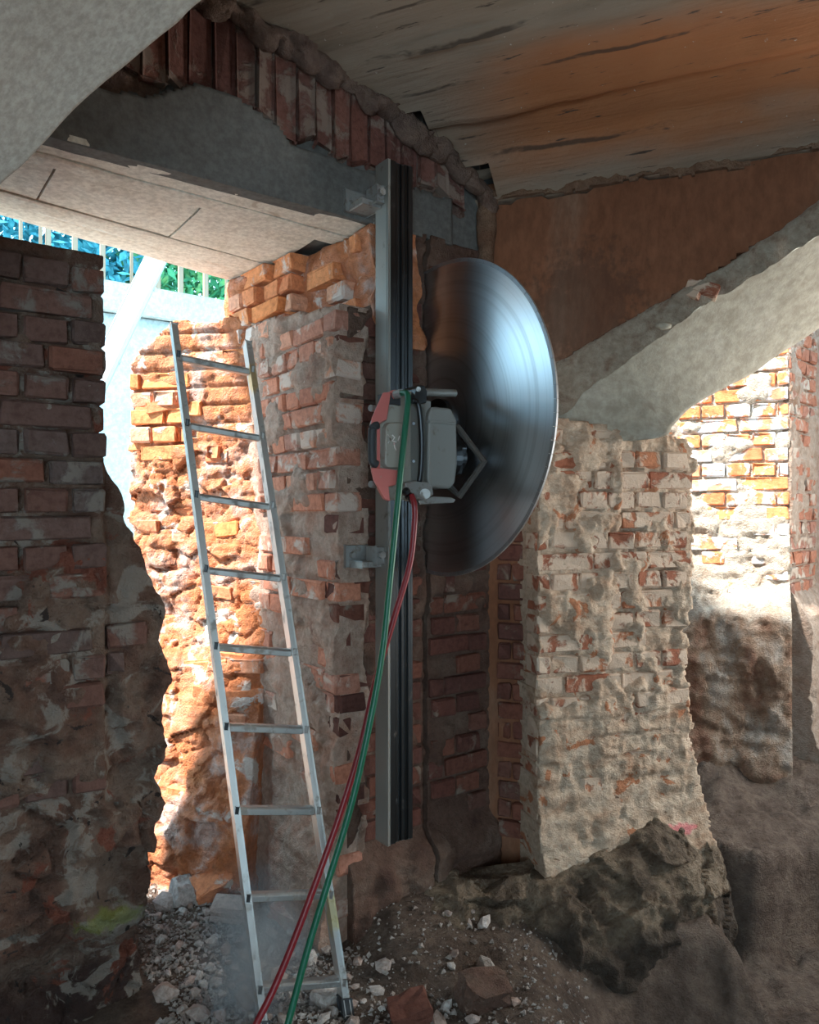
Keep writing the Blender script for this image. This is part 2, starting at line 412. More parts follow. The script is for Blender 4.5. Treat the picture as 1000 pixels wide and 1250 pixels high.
class Frame:
    def __init__(self, o, a, n):
        self.o = np.array([o[0], o[1], 0.0]); a = np.array([a[0], a[1], 0.0]); n = np.array([n[0], n[1], 0.0])
        self.a = a / np.linalg.norm(a); self.n = n / np.linalg.norm(n)

    def p(self, a, z, d=0.0):
        a, z, d = np.broadcast_arrays(np.asarray(a, float), np.asarray(z, float), np.asarray(d, float))
        r = self.o + a[..., None] * self.a + d[..., None] * self.n
        r = r.copy(); r[..., 2] += z
        return r

    def v(self, a, z, d=0.0):
        return Vector(self.p(a, z, d))

    def pix(self, u, v, d=0.0):
        """a, z where pixel u, v meets the plane d in front of this frame"""
        ray = np.array([(u - 500) / F, 1.0, (625 - v) / F])
        c = np.array([0, 0, CAMZ])
        k = np.dot(self.o[:2] + d * self.n[:2], self.n[:2]) / np.dot(ray[:2], self.n[:2])
        q = c + k * ray
        return float(np.dot(q[:2] - self.o[:2], self.a[:2])), float(q[2])

    def pixv(self, u, v, d=0.0):
        a, z = self.pix(u, v, d); return self.v(a, z, d)


def surface(name, fr, a0, a1, z0, z1, res, dfun, keep=None, thick=0.3, mat=None, parent=None, warp=0.0, remap=None):
    """a wall face with real relief, closed at the back"""
    na = int(math.ceil((a1 - a0) / res)) + 1; nz = int(math.ceil((z1 - z0) / res)) + 1
    A, Z = np.meshgrid(np.linspace(a0, a1, na), np.linspace(z0, z1, nz), indexing='ij')
    if remap is not None:
        A = remap(A, Z)
    P0 = fr.p(A, Z)
    D = dfun(A, Z, P0)
    if warp:
        A = A + warp * fbm(P0, 12, 3, 91); Z = Z + warp * fbm(P0, 12, 3, 57)
    P = fr.p(A, Z, D).reshape(-1, 3)
    I = np.arange(na * nz).reshape(na, nz)
    Ac = (A[:-1, :-1] + A[1:, 1:]) / 2; Zc = (Z[:-1, :-1] + Z[1:, 1:]) / 2
    k = np.ones(Ac.shape, bool) if keep is None else keep(Ac, Zc)
    q = np.stack([I[:-1, :-1], I[1:, :-1], I[1:, 1:], I[:-1, 1:]], -1)[k]
    if np.dot(np.cross(fr.a, [0, 0, 1]), fr.n) < 0:
        q = q[:, ::-1]
    # rim: edges used by one face only
    e = np.concatenate([q[:, [0, 1]], q[:, [1, 2]], q[:, [2, 3]], q[:, [3, 0]]])
    key = np.sort(e, 1); key = key[:, 0] * (na * nz) + key[:, 1]
    _, inv, cnt = np.unique(key, return_inverse=True, return_counts=True)
    be = e[cnt[inv] == 1]
    bv = np.unique(be); mp = np.full(na * nz, -1); mp[bv] = np.arange(len(bv)) + na * nz
    V = np.concatenate([P, P[bv] - fr.n * thick])
    rim = np.stack([be[:, 1], be[:, 0], mp[be[:, 0]], mp[be[:, 1]]], -1)
    faces = np.concatenate([q, rim])
    used = np.unique(faces); re = np.full(len(V), -1); re[used] = np.arange(len(used))
    V = V[used]; faces = re[faces]
    me = bpy.data.meshes.new(name)
    me.vertices.add(len(V)); me.vertices.foreach_set('co', V.astype(np.float32).ravel())
    me.loops.add(len(faces) * 4); me.loops.foreach_set('vertex_index', faces.astype(np.int32).ravel())
    me.polygons.add(len(faces)); me.polygons.foreach_set('loop_start', np.arange(0, len(faces) * 4, 4, dtype=np.int32))
    me.update(calc_edges=True)
    # back: close the open loops behind
    bm = bmesh.new(); bm.from_mesh(me)
    bmesh.ops.holes_fill(bm, edges=[x for x in bm.edges if x.is_boundary], sides=0)
    bm.to_mesh(me); bm.free(); me.validate()
    o = link(name, me, mat, parent)
    sm = np.zeros(len(me.polygons), bool); sm[:len(q)] = True
    me.polygons.foreach_set('use_smooth', sm)
    return o


def box_bm(bm, c, s, mtx=None):
    r = bmesh.ops.create_cube(bm, size=1)
    for v in r['verts']:
        co = Vector((v.co.x * s[0], v.co.y * s[1], v.co.z * s[2])) + Vector(c)
        v.co = mtx @ co if mtx else co
    return r['verts']


def fr_box(name, fr, a0, a1, z0, z1, d0, d1, mat, parent=None, bev=0.004, seg=2):
    bm = bmesh.new()
    r = bmesh.ops.create_cube(bm, size=1)
    for v in r['verts']:
        v.co = fr.v(a0 if v.co.x < 0 else a1, z0 if v.co.z < 0 else z1, d0 if v.co.y < 0 else d1)
    if bev:
        bmesh.ops.bevel(bm, geom=list(bm.edges), offset=bev, segments=seg, affect='EDGES', profile=0.5)
    return bm_obj(name, bm, mat, parent)


def prism(name, fr, poly, d0, d1, mat, parent=None, bev=0.004, seg=2, skew=0.0, lean=0.0):
    """outline poly [(a, z)] carried from depth d0 to d1"""
    bm = bmesh.new()
    ca = sum(a for a, z in poly) / len(poly); cz = sum(z for a, z in poly) / len(poly)
    lo = [bm.verts.new(fr.v(a + (ca - a) * skew + lean * (d1 - d0), z + (cz - z) * skew * 0.4, d0)) for a, z in poly]
    hi = [bm.verts.new(fr.v(a, z, d1)) for a, z in poly]
    bm.faces.new(lo); bm.faces.new(hi)
    n = len(poly)
    for i in range(n):
        bm.faces.new((lo[i], lo[(i + 1) % n], hi[(i + 1) % n], hi[i]))
    if bev:
        bmesh.ops.recalc_face_normals(bm, faces=bm.faces)
        bmesh.ops.bevel(bm, geom=list(bm.edges), offset=bev, segments=seg, affect='EDGES', profile=0.5)
    return bm_obj(name, bm, mat, parent)


def spline(pts, n):
    P = [Vector(p) for p in pts]; P = [P[0] * 2 - P[1]] + P + [P[-1] * 2 - P[-2]]
    out = []
    for i in range(1, len(P) - 2):
        for k in range(n):
            t = k / n
            a, b, c, d = P[i - 1], P[i], P[i + 1], P[i + 2]
            out.append(0.5 * ((2 * b) + (c - a) * t + (2 * a - 5 * b + 4 * c - d) * t * t + (3 * b - a - 3 * c + d) * t ** 3))
    out.append(P[-2])
    return out


def tube(name, pts, r, mat, parent=None, n=10, smooth=True, rfun=None):
    bm = bmesh.new(); rings = []
    up = Vector((0.3, 0.2, 0.9)).normalized()
    for i, p in enumerate(pts):
        t = (Vector(pts[min(i + 1, len(pts) - 1)]) - Vector(pts[max(i - 1, 0)])).normalized()
        x = t.cross(up)
        if x.length < 1e-3: x = t.cross(Vector((1, 0, 0)))
        x.normalize(); y = t.cross(x); up = -y if False else up
        rr = r if rfun is None else rfun(i / (len(pts) - 1))
        rings.append([bm.verts.new(Vector(p) + rr * (math.cos(2 * PI * k / n) * x + math.sin(2 * PI * k / n) * y)) for k in range(n)])
    for a, b in zip(rings, rings[1:]):
        for k in range(n):
            bm.faces.new((a[k], a[(k + 1) % n], b[(k + 1) % n], b[k]))
    bm.faces.new(rings[0]); bm.faces.new(rings[-1])
    return bm_obj(name, bm, mat, parent, smooth)


def cyl(name, a, b, r, mat, parent=None, n=20, bev=0.002):
    a = Vector(a); b = Vector(b)
    bm = bmesh.new()
    bmesh.ops.create_cone(bm, cap_ends=True, segments=n, radius1=r, radius2=r, depth=(b - a).length)
    if bev:
        bmesh.ops.bevel(bm, geom=[e for e in bm.edges if len(e.link_faces) == 2 and any(len(f.verts) > 4 for f in e.link_faces)], offset=bev, segments=2, affect='EDGES')
    q = (b - a).to_track_quat('Z', 'Y').to_matrix().to_4x4(); q.translation = (a + b) / 2
    bmesh.ops.transform(bm, matrix=q, verts=bm.verts)
    return bm_obj(name, bm, mat, parent)


# ------------------------------------------------------------------ bricks: a few shapes shared by all
def brick_mesh(name, L, H, Dp, seed, chip=0.006, rag=0.0035):
    r = random.Random(seed)
    bm = bmesh.new()
    bmesh.ops.create_cube(bm, size=1)
    for v in bm.verts:
        v.co = Vector((v.co.x * L, v.co.y * Dp - Dp / 2, v.co.z * H))
    bmesh.ops.bevel(bm, geom=list(bm.edges), offset=chip, segments=1, affect='EDGES')
    for v in bm.verts:
        v.co += Vector((r.uniform(-1, 1) * rag, r.uniform(-1, 1) * rag * 1.6, r.uniform(-1, 1) * rag))
    for v in bm.verts:                                  # a bitten corner
        if r.random() < 0.12 and v.co.y > -0.03:
            v.co.y -= r.uniform(0.006, 0.02); v.co.x *= 0.95
    bmesh.ops.triangulate(bm, faces=[f for f in bm.faces if len(f.verts) > 4])
    bmesh.ops.recalc_face_normals(bm, faces=bm.faces)
    me = bpy.data.meshes.new(name); bm.to_mesh(me); bm.free()
    return me


BRICKS = {}
def brick_data(kind, mat):
    key = (kind, mat)
    if key not in BRICKS:
        L = {'s': 0.236, 'h': 0.114, 'q': 0.055}[kind]
        BRICKS[key] = [brick_mesh('brick', L, 0.066, 0.10, 31 * i + ord(kind)) for i in range(6)]
        for me in BRICKS[key]:
            me.materials.append(M[mat])
    return BRICKS[key]


def put_brick(parent, fr, a, z, d, mat, kind='s', yaw=0.0, tilt=0.0, roll=0.0, sx=1.0, sz=1.0):
    me = random.choice(brick_data(kind, mat))
    o = bpy.data.objects.new('brick', me); COL.objects.link(o)
    ax = Vector(fr.a); nn = Vector(fr.n)
    if ax.cross(nn).z < 0:
        ax = -ax
    R = Matrix((ax, nn, Vector((0, 0, 1)))).transposed().to_4x4()
    R = R @ Matrix.Rotation(yaw, 4, 'Z') @ Matrix.Rotation(tilt, 4, 'X') @ Matrix.Rotation(roll, 4, 'Y')
    R = Matrix.Translation(fr.v(a, z, d)) @ R @ Matrix.Diagonal((sx, 1, sz, 1))
    o.parent = parent
    o.matrix_world = R
    return o


COURSE = 0.0785
def lay(parent, fr, a0, a1, z0, z1, mat, keep=None, d=0.0, jit=0.005, skip=0.0, phase=0.0, course=COURSE):
    n = 0; row = 0; z = z0 + course / 2
    while z < z1:
        hdr = (row % 2 == 1)
        step = 0.123 if hdr else 0.246
        a = a0 - ((row * 0.0615 + phase) % step)
        while a < a1:
            lo = max(a, a0); hi = min(a + step, a1)
            w = hi - lo
            c = (lo + hi) / 2
            if w > 0.035 and (keep is None or keep(c, z, w)) and random.random() >= skip:
                full = 0.246 if w > 0.16 else (0.123 if w > 0.085 else 0.064)
                kind = {0.246: 's', 0.123: 'h', 0.064: 'q'}[full]
                put_brick(parent, fr, c, z + random.uniform(-.003, .003), d + random.uniform(-jit, jit), mat, kind,
                          random.uniform(-.02, .02), random.uniform(-.03, .03), random.uniform(-.012, .012), sx=w / full * 0.985)
                n += 1
            a += step
        z += course; row += 1
    return n


def course_joint(Z, z0, course=COURSE):
    """1 in the bed joints, 0 on the bricks"""
    t = ((Z - z0) / course) % 1.0
    return np.maximum(sstep(0.86, 0.97, t), sstep(0.14, 0.03, t))


# ------------------------------------------------------------------ the plan of the place
TA = (math.sin(math.radians(54)), math.cos(math.radians(54)))      # along the sawn wall, away to the right
NA = (TA[1], -TA[0])                                               # out of it, into the cellar
J = (-0.254, 2.600)                                                # its edge at the doorway
fA = Frame(J, TA, NA)
C = (0.334, 3.030)                                                 # the corner
DB = (0.922, -0.388); NB = (-0.388, -0.922)
fB = Frame(C, DB, NB)
fR = Frame(J, (-NA[0], -NA[1]), (-TA[0], -TA[1]))                  # reveal of the doorway
fD = Frame((-0.66, 3.19), (-0.965, 0.26), (-0.26, -0.965))         # broken masonry behind the doorway
fP = Frame((0.477, 2.830), (0.956, 0.292), (0.292, -0.956))        # pier under the arch
CN = (1.974, 3.910)
fN = Frame(CN, (-DB[0], -DB[1]), NB)                               # lit wall of the recess
fN2 = Frame(CN, (0.70, 0.714), (0.714, -0.70))                     # beside it, turned away


def st(o, label, cat):
    return tag(o, label, cat, kind='structure')


# ---- floor
def ground(X, Y):
    P = np.stack([X, Y, 0 * X], -1)
    z = 0.045 * fbm(P, 2.2, 4, 5) + 0.018 * fbm(P, 9, 3, 6)
    ta = (X - J[0]) * TA[0] + (Y - J[1]) * TA[1]; pa = (X - J[0]) * NA[0] + (Y - J[1]) * NA[1]
    z += 0.10 * sstep(0.45, 0.05, pa) * sstep(0.0, 0.2, ta) * sstep(1.3, 0.6, ta)      # spoil against the sawn wall
    low = sstep(1.12, 1.30, X + 0.06 * fbm(P, 3, 3, 8)) * sstep(3.34, 3.25, Y + 0.12 * fbm(P, 4, 3, 9))
    front = sstep(0.35, 0.85, X) * sstep(2.75, 2.45, Y)
    z = z - 0.40 * np.maximum(low, front)
    z += 0.06 * sstep(3.3, 3.6, Y) * sstep(1.0, 1.3, X)
    pn = (X - CN[0]) * NB[0] + (Y - CN[1]) * NB[1]
    z += 0.16 * sstep(0.42, 0.02, pn + 0.10 * fbm(P, 4, 4, 18)) * sstep(0.9, 1.2, X)
    rough = np.maximum(front, sstep(0.9, 1.2, X))
    z += rough * (0.045 * ridged(P, 5, 4, 16) + 0.02 * fbm(P, 14, 4, 17))
    z += -0.02 * sstep(-0.2, -0.9, pa) * sstep(0.2, -0.1, ta)
    return z


def make_floor():
    xs = np.concatenate([np.arange(-8, -1.4, 0.2), np.arange(-1.4, 2.2, 0.018), np.arange(2.2, 4.4, 0.1)])
    ys = np.concatenate([np.arange(-3.2, 1.6, 0.15), np.arange(1.6, 4.3, 0.018), np.arange(4.3, 9.0, 0.2)])
    X, Y = np.meshgrid(xs, ys, indexing='ij'); Z = ground(X, Y)
    V = np.stack([X, Y, Z], -1).reshape(-1, 3)
    I = np.arange(V.shape[0]).reshape(X.shape)
    q = np.stack([I[:-1, :-1], I[1:, :-1], I[1:, 1:], I[:-1, 1:]], -1).reshape(-1, 4)
    me = bpy.data.meshes.new('floor')
    me.vertices.add(len(V)); me.vertices.foreach_set('co', V.astype(np.float32).ravel())
    me.loops.add(len(q) * 4); me.loops.foreach_set('vertex_index', q.astype(np.int32).ravel())
    me.polygons.add(len(q)); me.polygons.foreach_set('loop_start', np.arange(0, len(q) * 4, 4, dtype=np.int32))
    me.update(calc_edges=True)
    o = link('floor', me, 'earth', smooth=True)
    return st(o, 'uneven bare earth floor of the cellar strewn with rubble', 'floor')
floor = make_floor()


def gz(x, y):
    return float(ground(np.array([x]), np.array([y]))[0])


# ---- left pier
LE_Z = [-0.2, 0.0, 0.20, 0.445, 0.68, 0.99, 1.22, 1.56, 1.655, 1.66, 2.3]
LE_A = [-0.60, -0.62, -0.64, -0.63, -0.593, -0.556, -0.581, -0.712, -0.745, -0.762, -0.762]
def left_edge(z):
    return np.interp(z, LE_Z, LE_A)


def d_left(A, Z, P):
    joints = -0.012 * np.maximum(course_joint(Z, 0.0), 0.0)
    up = sstep(1.20, 1.65, Z)                           # clean courses above, plastered lumps below
    cover = sstep(0.02, 0.25, fbm(P, 4.5, 5, 11) + 0.35 * (1 - up) - 0.10)
    d = -0.012 + joints * 0.5 + 0.006 * fbm(P, 25, 3, 12) + cover * (0.018 + 0.012 * ridged(P, 9, 4, 13) + 0.006 * fbm(P, 40, 3, 15))
    v, b, e = worley((P + 0.02 * fbm(P, 9, 3, 22)[..., None]) * np.array([1, 1, 1.9]), 5.0, 21)
    Zw = Z + 0.02 * fbm(P, 7, 3, 23)
    d -= 0.022 * course_joint(Zw, 0.0) * sstep(0.0, 0.25, fbm(P, 6, 3, 24)) * sstep(0.55, 0.9, Z)
    d += sstep(1.55, 1.2, Z) * (0.012 * ridged(P, 7, 5, 25) + (v - 0.5) * 0.022)
    d += sstep(1.0, 0.55, Z) * ((v - 0.5) * 0.03 - 0.022 * sstep(0.07, 0.0, e) + 0.022 * fbm(P, 7, 5, 14))
    d -= 0.05 * sstep(-0.765, -0.745, A) * sstep(0.5, 0.9, Z)      # lower mass beside the clean edge lies a little deeper
    d -= 0.14 * sstep(0.42, 0.05, Z)
    return d


def remap_left(A, Z):
    P = fA.p(-0.7 + 0 * A, Z)
    e = left_edge(Z) - 0.006 + 0.026 * fbm(P, 11, 5, 3) * sstep(1.70, 1.60, Z) + 0.007 * np.where(np.floor(Z / COURSE) % 2 == 0, 1, -1) * (Z > 1.66)
    return np.where(A > -1.0, -1.0 + (A + 1.0) / 0.5 * (e + 1.0), A)
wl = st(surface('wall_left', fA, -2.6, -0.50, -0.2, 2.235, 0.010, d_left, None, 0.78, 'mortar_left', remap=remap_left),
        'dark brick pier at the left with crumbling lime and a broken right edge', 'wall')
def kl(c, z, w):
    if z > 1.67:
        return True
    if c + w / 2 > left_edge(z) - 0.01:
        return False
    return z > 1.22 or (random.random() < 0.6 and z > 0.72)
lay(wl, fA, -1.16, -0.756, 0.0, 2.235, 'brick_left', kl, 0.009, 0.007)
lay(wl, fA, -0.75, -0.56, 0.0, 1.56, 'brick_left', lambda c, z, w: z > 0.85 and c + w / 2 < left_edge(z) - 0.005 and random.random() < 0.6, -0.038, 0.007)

# ---- the sawn wall
def d_saw(A, Z, P):
    cover = sstep(0.10, 0.30, fbm(P, 5, 5, 31))
    d = -0.014 - 0.006 * course_joint(Z, 0.0) + 0.006 * fbm(P, 28, 3, 32) + cover * (0.020 + 0.008 * ridged(P, 10, 4, 33))
    d += sstep(0.32, 0.22, Z) * 0.05 + 0.01 * sstep(0.32, 0.22, Z) * fbm(P, 12, 3, 35)
    return d
KERF = 0.393
def top_break(A):
    return 2.20 + 0.10 * sstep(0.10, 0.22, A) + 0.4 * sstep(0.15, 0.24, A)
def keep_saw(A, Z):
    P = fA.p(A, Z)
    return (np.abs(A - KERF) > 0.010) & (Z < top_break(A) + 0.025 * fbm(P, 16, 4, 36))
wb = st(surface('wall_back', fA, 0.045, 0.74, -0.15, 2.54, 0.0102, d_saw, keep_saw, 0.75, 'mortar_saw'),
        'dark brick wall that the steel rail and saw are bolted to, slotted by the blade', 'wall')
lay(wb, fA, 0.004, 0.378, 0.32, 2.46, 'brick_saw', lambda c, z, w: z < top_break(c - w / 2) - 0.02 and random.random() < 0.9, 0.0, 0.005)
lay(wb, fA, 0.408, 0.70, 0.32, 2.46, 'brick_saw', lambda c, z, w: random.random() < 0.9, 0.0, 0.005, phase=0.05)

# reveal of the doorway (its own bricks, a part of the sawn wall)
def d_rev(A, Z, P):
    low = sstep(1.55, 1.25, Z + 0.25 * fbm(P, 3, 3, 44))
    cover = sstep(0.05, 0.28, fbm(P, 5, 5, 41) + 0.3 * low)
    d = -0.012 - 0.006 * course_joint(Z, 0.0) + 0.006 * fbm(P, 26, 3, 42) + cover * (0.018 + 0.012 * ridged(P, 9, 4, 43))
    return d + 0.01 * low * fbm(P, 12, 4, 45) + 0.05 * sstep(0.5, 0.05, Z)
def rev_top(A):
    return 2.215 + 0.10 * A
rv = surface('doorway_reveal', fR, 0.0, 0.86, -0.15, 2.36, 0.0115, d_rev, lambda A, Z: Z < rev_top(A) + 0.02 * fbm(fR.p(A, Z), 14, 3, 47), 0.12, 'mortar_jamb', wb)
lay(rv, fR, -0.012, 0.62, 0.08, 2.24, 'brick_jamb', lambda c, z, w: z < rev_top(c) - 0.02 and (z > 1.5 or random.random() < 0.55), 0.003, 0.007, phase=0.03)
# bricks of the broken seat of the lintel, above the reveal
fU = Frame(fA.v(0.13, 0, -0.10), (-NA[0] - 0.10, -NA[1]), (-TA[0], -TA[1]))
su = surface('lintel_seat', fU, -0.12, 0.85, 2.10, 2.52, 0.011, lambda A, Z, P: -0.02 + 0.035 * ridged(P, 6, 4, 51) + 0.03 * fbm(P, 9, 4, 52) + 0.09 * sstep(0.35, 0.75, A), None, 0.2, 'broken', wb)
lay(su, fU, 0.30, 0.86, 2.13, 2.52, 'brick_broken', None, 0.085, 0.02, phase=0.07)
lay(su, fU, -0.05, 0.28, 2.20, 2.50, 'brick_broken', lambda c, z, w: random.random() < 0.5, 0.02, 0.012)

# upper part above the lintel: bricks on end
def d_up(A, Z, P):
    return -0.055 + 0.015 * fbm(P, 10, 4, 61) + 0.012 * ridged(P, 14, 3, 62)
up = surface('upper_masonry', fA, -2.6, 0.74, 2.66, 3.35, 0.02, d_up, None, 0.06, 'mortar_soldier', wb)
a = -0.92
while a < 0.60:
    w = random.uniform(0.068, 0.082)
    zt = np.interp(a, [-0.9, -0.33, -0.096, 0.222, 0.53, 0.70], [3.10, 3.07, 3.04, 2.97, 2.86, 2.78])
    zb = np.interp(a, [-0.9, -0.5, -0.25, 0.1, 0.6], [2.80, 2.83, 2.80, 2.765, 2.74])
    L = zt - zb + 0.04
    if L > 0.05:
        bm = bmesh.new(); bmesh.ops.create_cube(bm, size=1)
        for v in bm.verts:
            v.co = fA.v(a + v.co.x * w * 0.86 + random.uniform(-.004, .004), (zt + zb) / 2 + v.co.z * L + random.uniform(-.03, .03), -0.03 + (v.co.y - 0.5) * 0.1 + random.uniform(-.014, .014))
        bmesh.ops.bevel(bm, geom=list(bm.edges), offset=0.008, segments=1, affect='EDGES')
        bm_obj('brick', bm, 'brick_soldier', up)
    a += w
# concrete lintel
LT_A = [-2.6, -0.80, -0.66, -0.56, -0.49, -0.36, -0.24, -0.20, -0.17, 0.0, 0.172, 0.6]
LT_Z = [2.70, 2.705, 2.72, 2.775, 2.815, 2.815, 2.775, 2.755, 2.718, 2.715, 2.705, 2.70]
li = surface('lintel', fA, -2.6, 0.52, 2.528, 2.84, 0.012, lambda A, Z, P: 0.004 * fbm(P, 6, 4, 71) + 0.003 * fbm(P, 30, 3, 72),
             lambda A, Z: (Z < np.interp(A, LT_A, LT_Z) + 0.006 * fbm(fA.p(A, Z), 18, 4, 73)) & (Z > 2.53 + 0.006 * fbm(fA.p(A, Z), 16, 4, 74)), 0.06, 'lintel', wb)
def back_p(a):
    return -0.70 - 0.243 * (a + 0.94)                  # the wall is thicker towards the corner
bm = bmesh.new(); bmesh.ops.create_cube(bm, size=1)
for v in bm.verts:
    a_ = -2.6 if v.co.x < 0 else 0.70
    v.co = fA.v(a_, 2.54 if v.co.z < 0 else 3.2, -0.05 if v.co.y > 0 else back_p(a_) + 0.02)
bm_obj('lintel_core', bm, 'lintel', wb)
# boards of the soffit
bd = [(-0.005, -0.150, 2.528), (-0.152, -0.245, 2.524), (-0.247, -0.60, 2.526), (-0.602, -0.735, 2.522), (-0.737, -0.90, 2.526)]
for k, (p0, p1, zb) in enumerate(bd):
    cuts = [(-2.6, 0.16)] if k != 2 else [(-2.6, -0.86), (-0.852, -0.40), (-0.392, 0.06)]
    for (c0, c1) in cuts:
        def db(A, Z, P, p0=p0, p1=p1):
            return 0 * A
        bm = bmesh.new()
        nx = int((c1 - c0) / 0.05); ny = 7
        aa = np.linspace(c0, c1, nx + 1); pp = np.linspace(p0, p1, ny)
        vv = {}
        for i, x in enumerate(aa):
            for j, y in enumerate(pp):
                y = y * back_p(x) / -0.90
                q = fA.p(x, 0, y)
                dz = 0.004 * float(fbm(q, 5, 4, 80 + k)) + (0.003 if j in (0, ny - 1) else 0)
                e = 0.006 * float(fbm(q, 9, 3, 84)) if j in (0, ny - 1) else 0
                vv[i, j, 0] = bm.verts.new(fA.v(x, zb + dz, y + e)); vv[i, j, 1] = bm.verts.new(fA.v(x, 2.55, y + e))
        for i in range(nx):
            for j in range(ny - 1):
                bm.faces.new((vv[i, j, 0], vv[i + 1, j, 0], vv[i + 1, j + 1, 0], vv[i, j + 1, 0]))
            for j in (0, ny - 1):
                bm.faces.new((vv[i, j, 0], vv[i + 1, j, 0], vv[i + 1, j, 1], vv[i, j, 1]))
        for i in (0, nx):
            for j in range(ny - 1):
                bm.faces.new((vv[i, j, 0], vv[i, j + 1, 0], vv[i, j + 1, 1], vv[i, j, 1]))
        bm_obj('soffit_board', bm, 'board', wb)

# ---- broken masonry behind the doorway
def d_dw(A, Z, P):
    v, b, e = worley(P * np.array([1, 1, 1.5]), 7.5, 101)
    v2, b2, e2 = worley(P * np.array([1, 1, 1.6]), 17, 104)
    t = (Z / COURSE) % 1.0
    up = sstep(1.75, 2.0, Z)
    d = (1 - 0.6 * up) * ((v - 0.5) * 0.036 + (v2 - 0.5) * 0.012 - 0.010 * sstep(0.12, 0, e)) + 0.025 * fbm(P, 4, 5, 105) + 0.005 * ridged(P, 12, 4, 106)
    d -= 0.012 * np.maximum(sstep(0.85, 1.0, t), sstep(0.15, 0, t)) * (0.4 + up)
    d += 0.14 * sstep(1.15, 0.5, Z) + 0.10 * sstep(0.55, 0.1, Z) + 0.06 * sstep(0.45, 0.0, A) * sstep(1.9, 1.0, Z)
    return d
def dw_top(A):
    return np.interp(A, [-0.1, 0.20, 0.40, 0.47, 0.56, 0.62, 0.80], [2.33, 2.32, 2.32, 2.27, 2.19, 2.13, 2.10])
wd = st(surface('wall_doorway', fD, -0.10, 0.62, -0.2, 2.36, 0.0085, d_dw, lambda A, Z: (Z < dw_top(A) + 0.03 * fbm(fD.p(A, Z), 9, 4, 107)) & (A < 0.60 + 0.03 * fbm(fD.p(A, Z), 10, 4, 108)), 0.5, 'broken'),
        'sunlit broken orange masonry behind the ladder in the doorway', 'wall')
lay(wd, fD, 0.30, 0.60, 1.72, 2.14, 'brick_broken', lambda c, z, w: random.random() < 0.85, 0.012, 0.010)
for k in range(30):
    a_ = random.uniform(0.0, 0.58); z_ = random.uniform(0.25, 2.2)
    dd = float(d_dw(np.array([a_]), np.array([z_]), fD.p(np.array([a_]), np.array([z_])))[0])
    put_brick(wd, fD, a_, z_, dd + random.uniform(-0.010, 0.006), 'brick_broken', random.choice('hhsq'), random.uniform(-.22, .22), random.uniform(-.2, .2), random.uniform(-.15, .15), sz=random.uniform(0.8, 1.0))

# ---- right wall: plastered spandrel above the arch, vault springing from its top
AF = [0.0, 0.199, 0.20, 0.30, 0.36, 0.45, 0.60, 0.766, 0.95, 1.158, 1.5, 1.9, 2.3, 2.6]
AZ = [-9, -9, 1.95, 2.10, 2.12, 2.18, 2.25, 2.33, 2.43, 2.54, 2.66, 2.70, 2.62, 2.4]
def arch_z(a):
    return np.interp(a, AF, AZ)
def d_wr(A, Z, P):
    return 0.006 * fbm(P, 3, 4, 121) + 0.004 * fbm(P, 14, 4, 122) - 0.02 * sstep(0.03, 0.0, np.abs(Z - 2.70) * 0 + Z - 2.68) * 0
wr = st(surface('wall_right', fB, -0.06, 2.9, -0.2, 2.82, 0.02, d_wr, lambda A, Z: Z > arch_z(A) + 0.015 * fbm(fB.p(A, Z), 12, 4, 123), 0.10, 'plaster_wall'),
        'brown dust-stained plaster wall above the right arch, below the vault', 'wall')
# ragged ledge where the vault starts
surface('vault_ledge', fB, -0.05, 2.9, 2.715, 2.785, 0.011, lambda A, Z, P: 0.014 + 0.02 * ridged(P, 12, 4, 131) + 0.014 * fbm(P, 6, 4, 132),
        lambda A, Z: Z > 2.735 + 0.035 * fbm(fB.p(A, Z), 7, 4, 133), 0.06, 'ledge', wr)
# vertical bead of plaster in the corner
bead = [fB.v(0.0 - 0.02, z, 0.03 + 0.012 * math.sin(z * 9)) for z in np.arange(1.6, 2.80, 0.012)]
cb = tube('corner_bead', bead, 0.04, 'ledge', wr, 16, True, lambda t: 0.034 + 0.006 * math.sin(t * 23))
co = np.zeros(len(cb.data.vertices) * 3, np.float32); cb.data.vertices.foreach_get('co', co); co = co.reshape(-1, 3)
co += (0.04 * fbm(co, 14, 5, 213)[:, None] * np.array([-0.3, -0.9, 0.3])).astype(np.float32)
cb.data.vertices.foreach_set('co', co.ravel()); cb.data.update()
lay(wr, fB, 0.02, 0.19, 0.2, 1.85, 'brick_saw', None, 0.018, 0.006)

# pier under the arch
def d_pier(A, Z, P):
    cover = sstep(-0.12, 0.14, fbm(P, 7, 5, 141) + 0.10 * sstep(1.5, 0.9, Z) + 0.25 * sstep(0.65, 0.35, Z))
    drag = (ridged(P * np.array([1, 1, 0.7]), 15, 5, 143) + 0.6 * ridged(P * np.array([1.6, 1.6, 0.6]), 26, 3, 146)) * sstep(0.12, 0.55, Z)
    Zw = Z + 0.016 * fbm(P, 7, 3, 149)
    d = -0.014 - 0.010 * course_joint(Z, 0.0) * (1 - cover) - 0.016 * cover * course_joint(Zw, 0.0) * sstep(0.35, 0.6, Z) * sstep(-0.3, 0.2, fbm(P, 8, 3, 150)) + 0.008 * fbm(P, 24, 4, 142) + cover * (0.020 + 0.008 * drag)
    d -= 0.022 * sstep(0.36, 0.375, A) * sstep(1.0, 1.5, Z)
    d += 0.05 * sstep(0.45, 0.1, Z) + 0.003 * np.sin(Z / COURSE * 2 * PI + 2.5 * fbm(P, 5, 3, 147)) * cover + 0.014 * fbm(P, 9, 5, 148)
    return d
def pier_right(Z):
    return 0.69 + 0.02 * np.sin(Z * 5) + 0.05 * sstep(0.5, 0.15, Z)
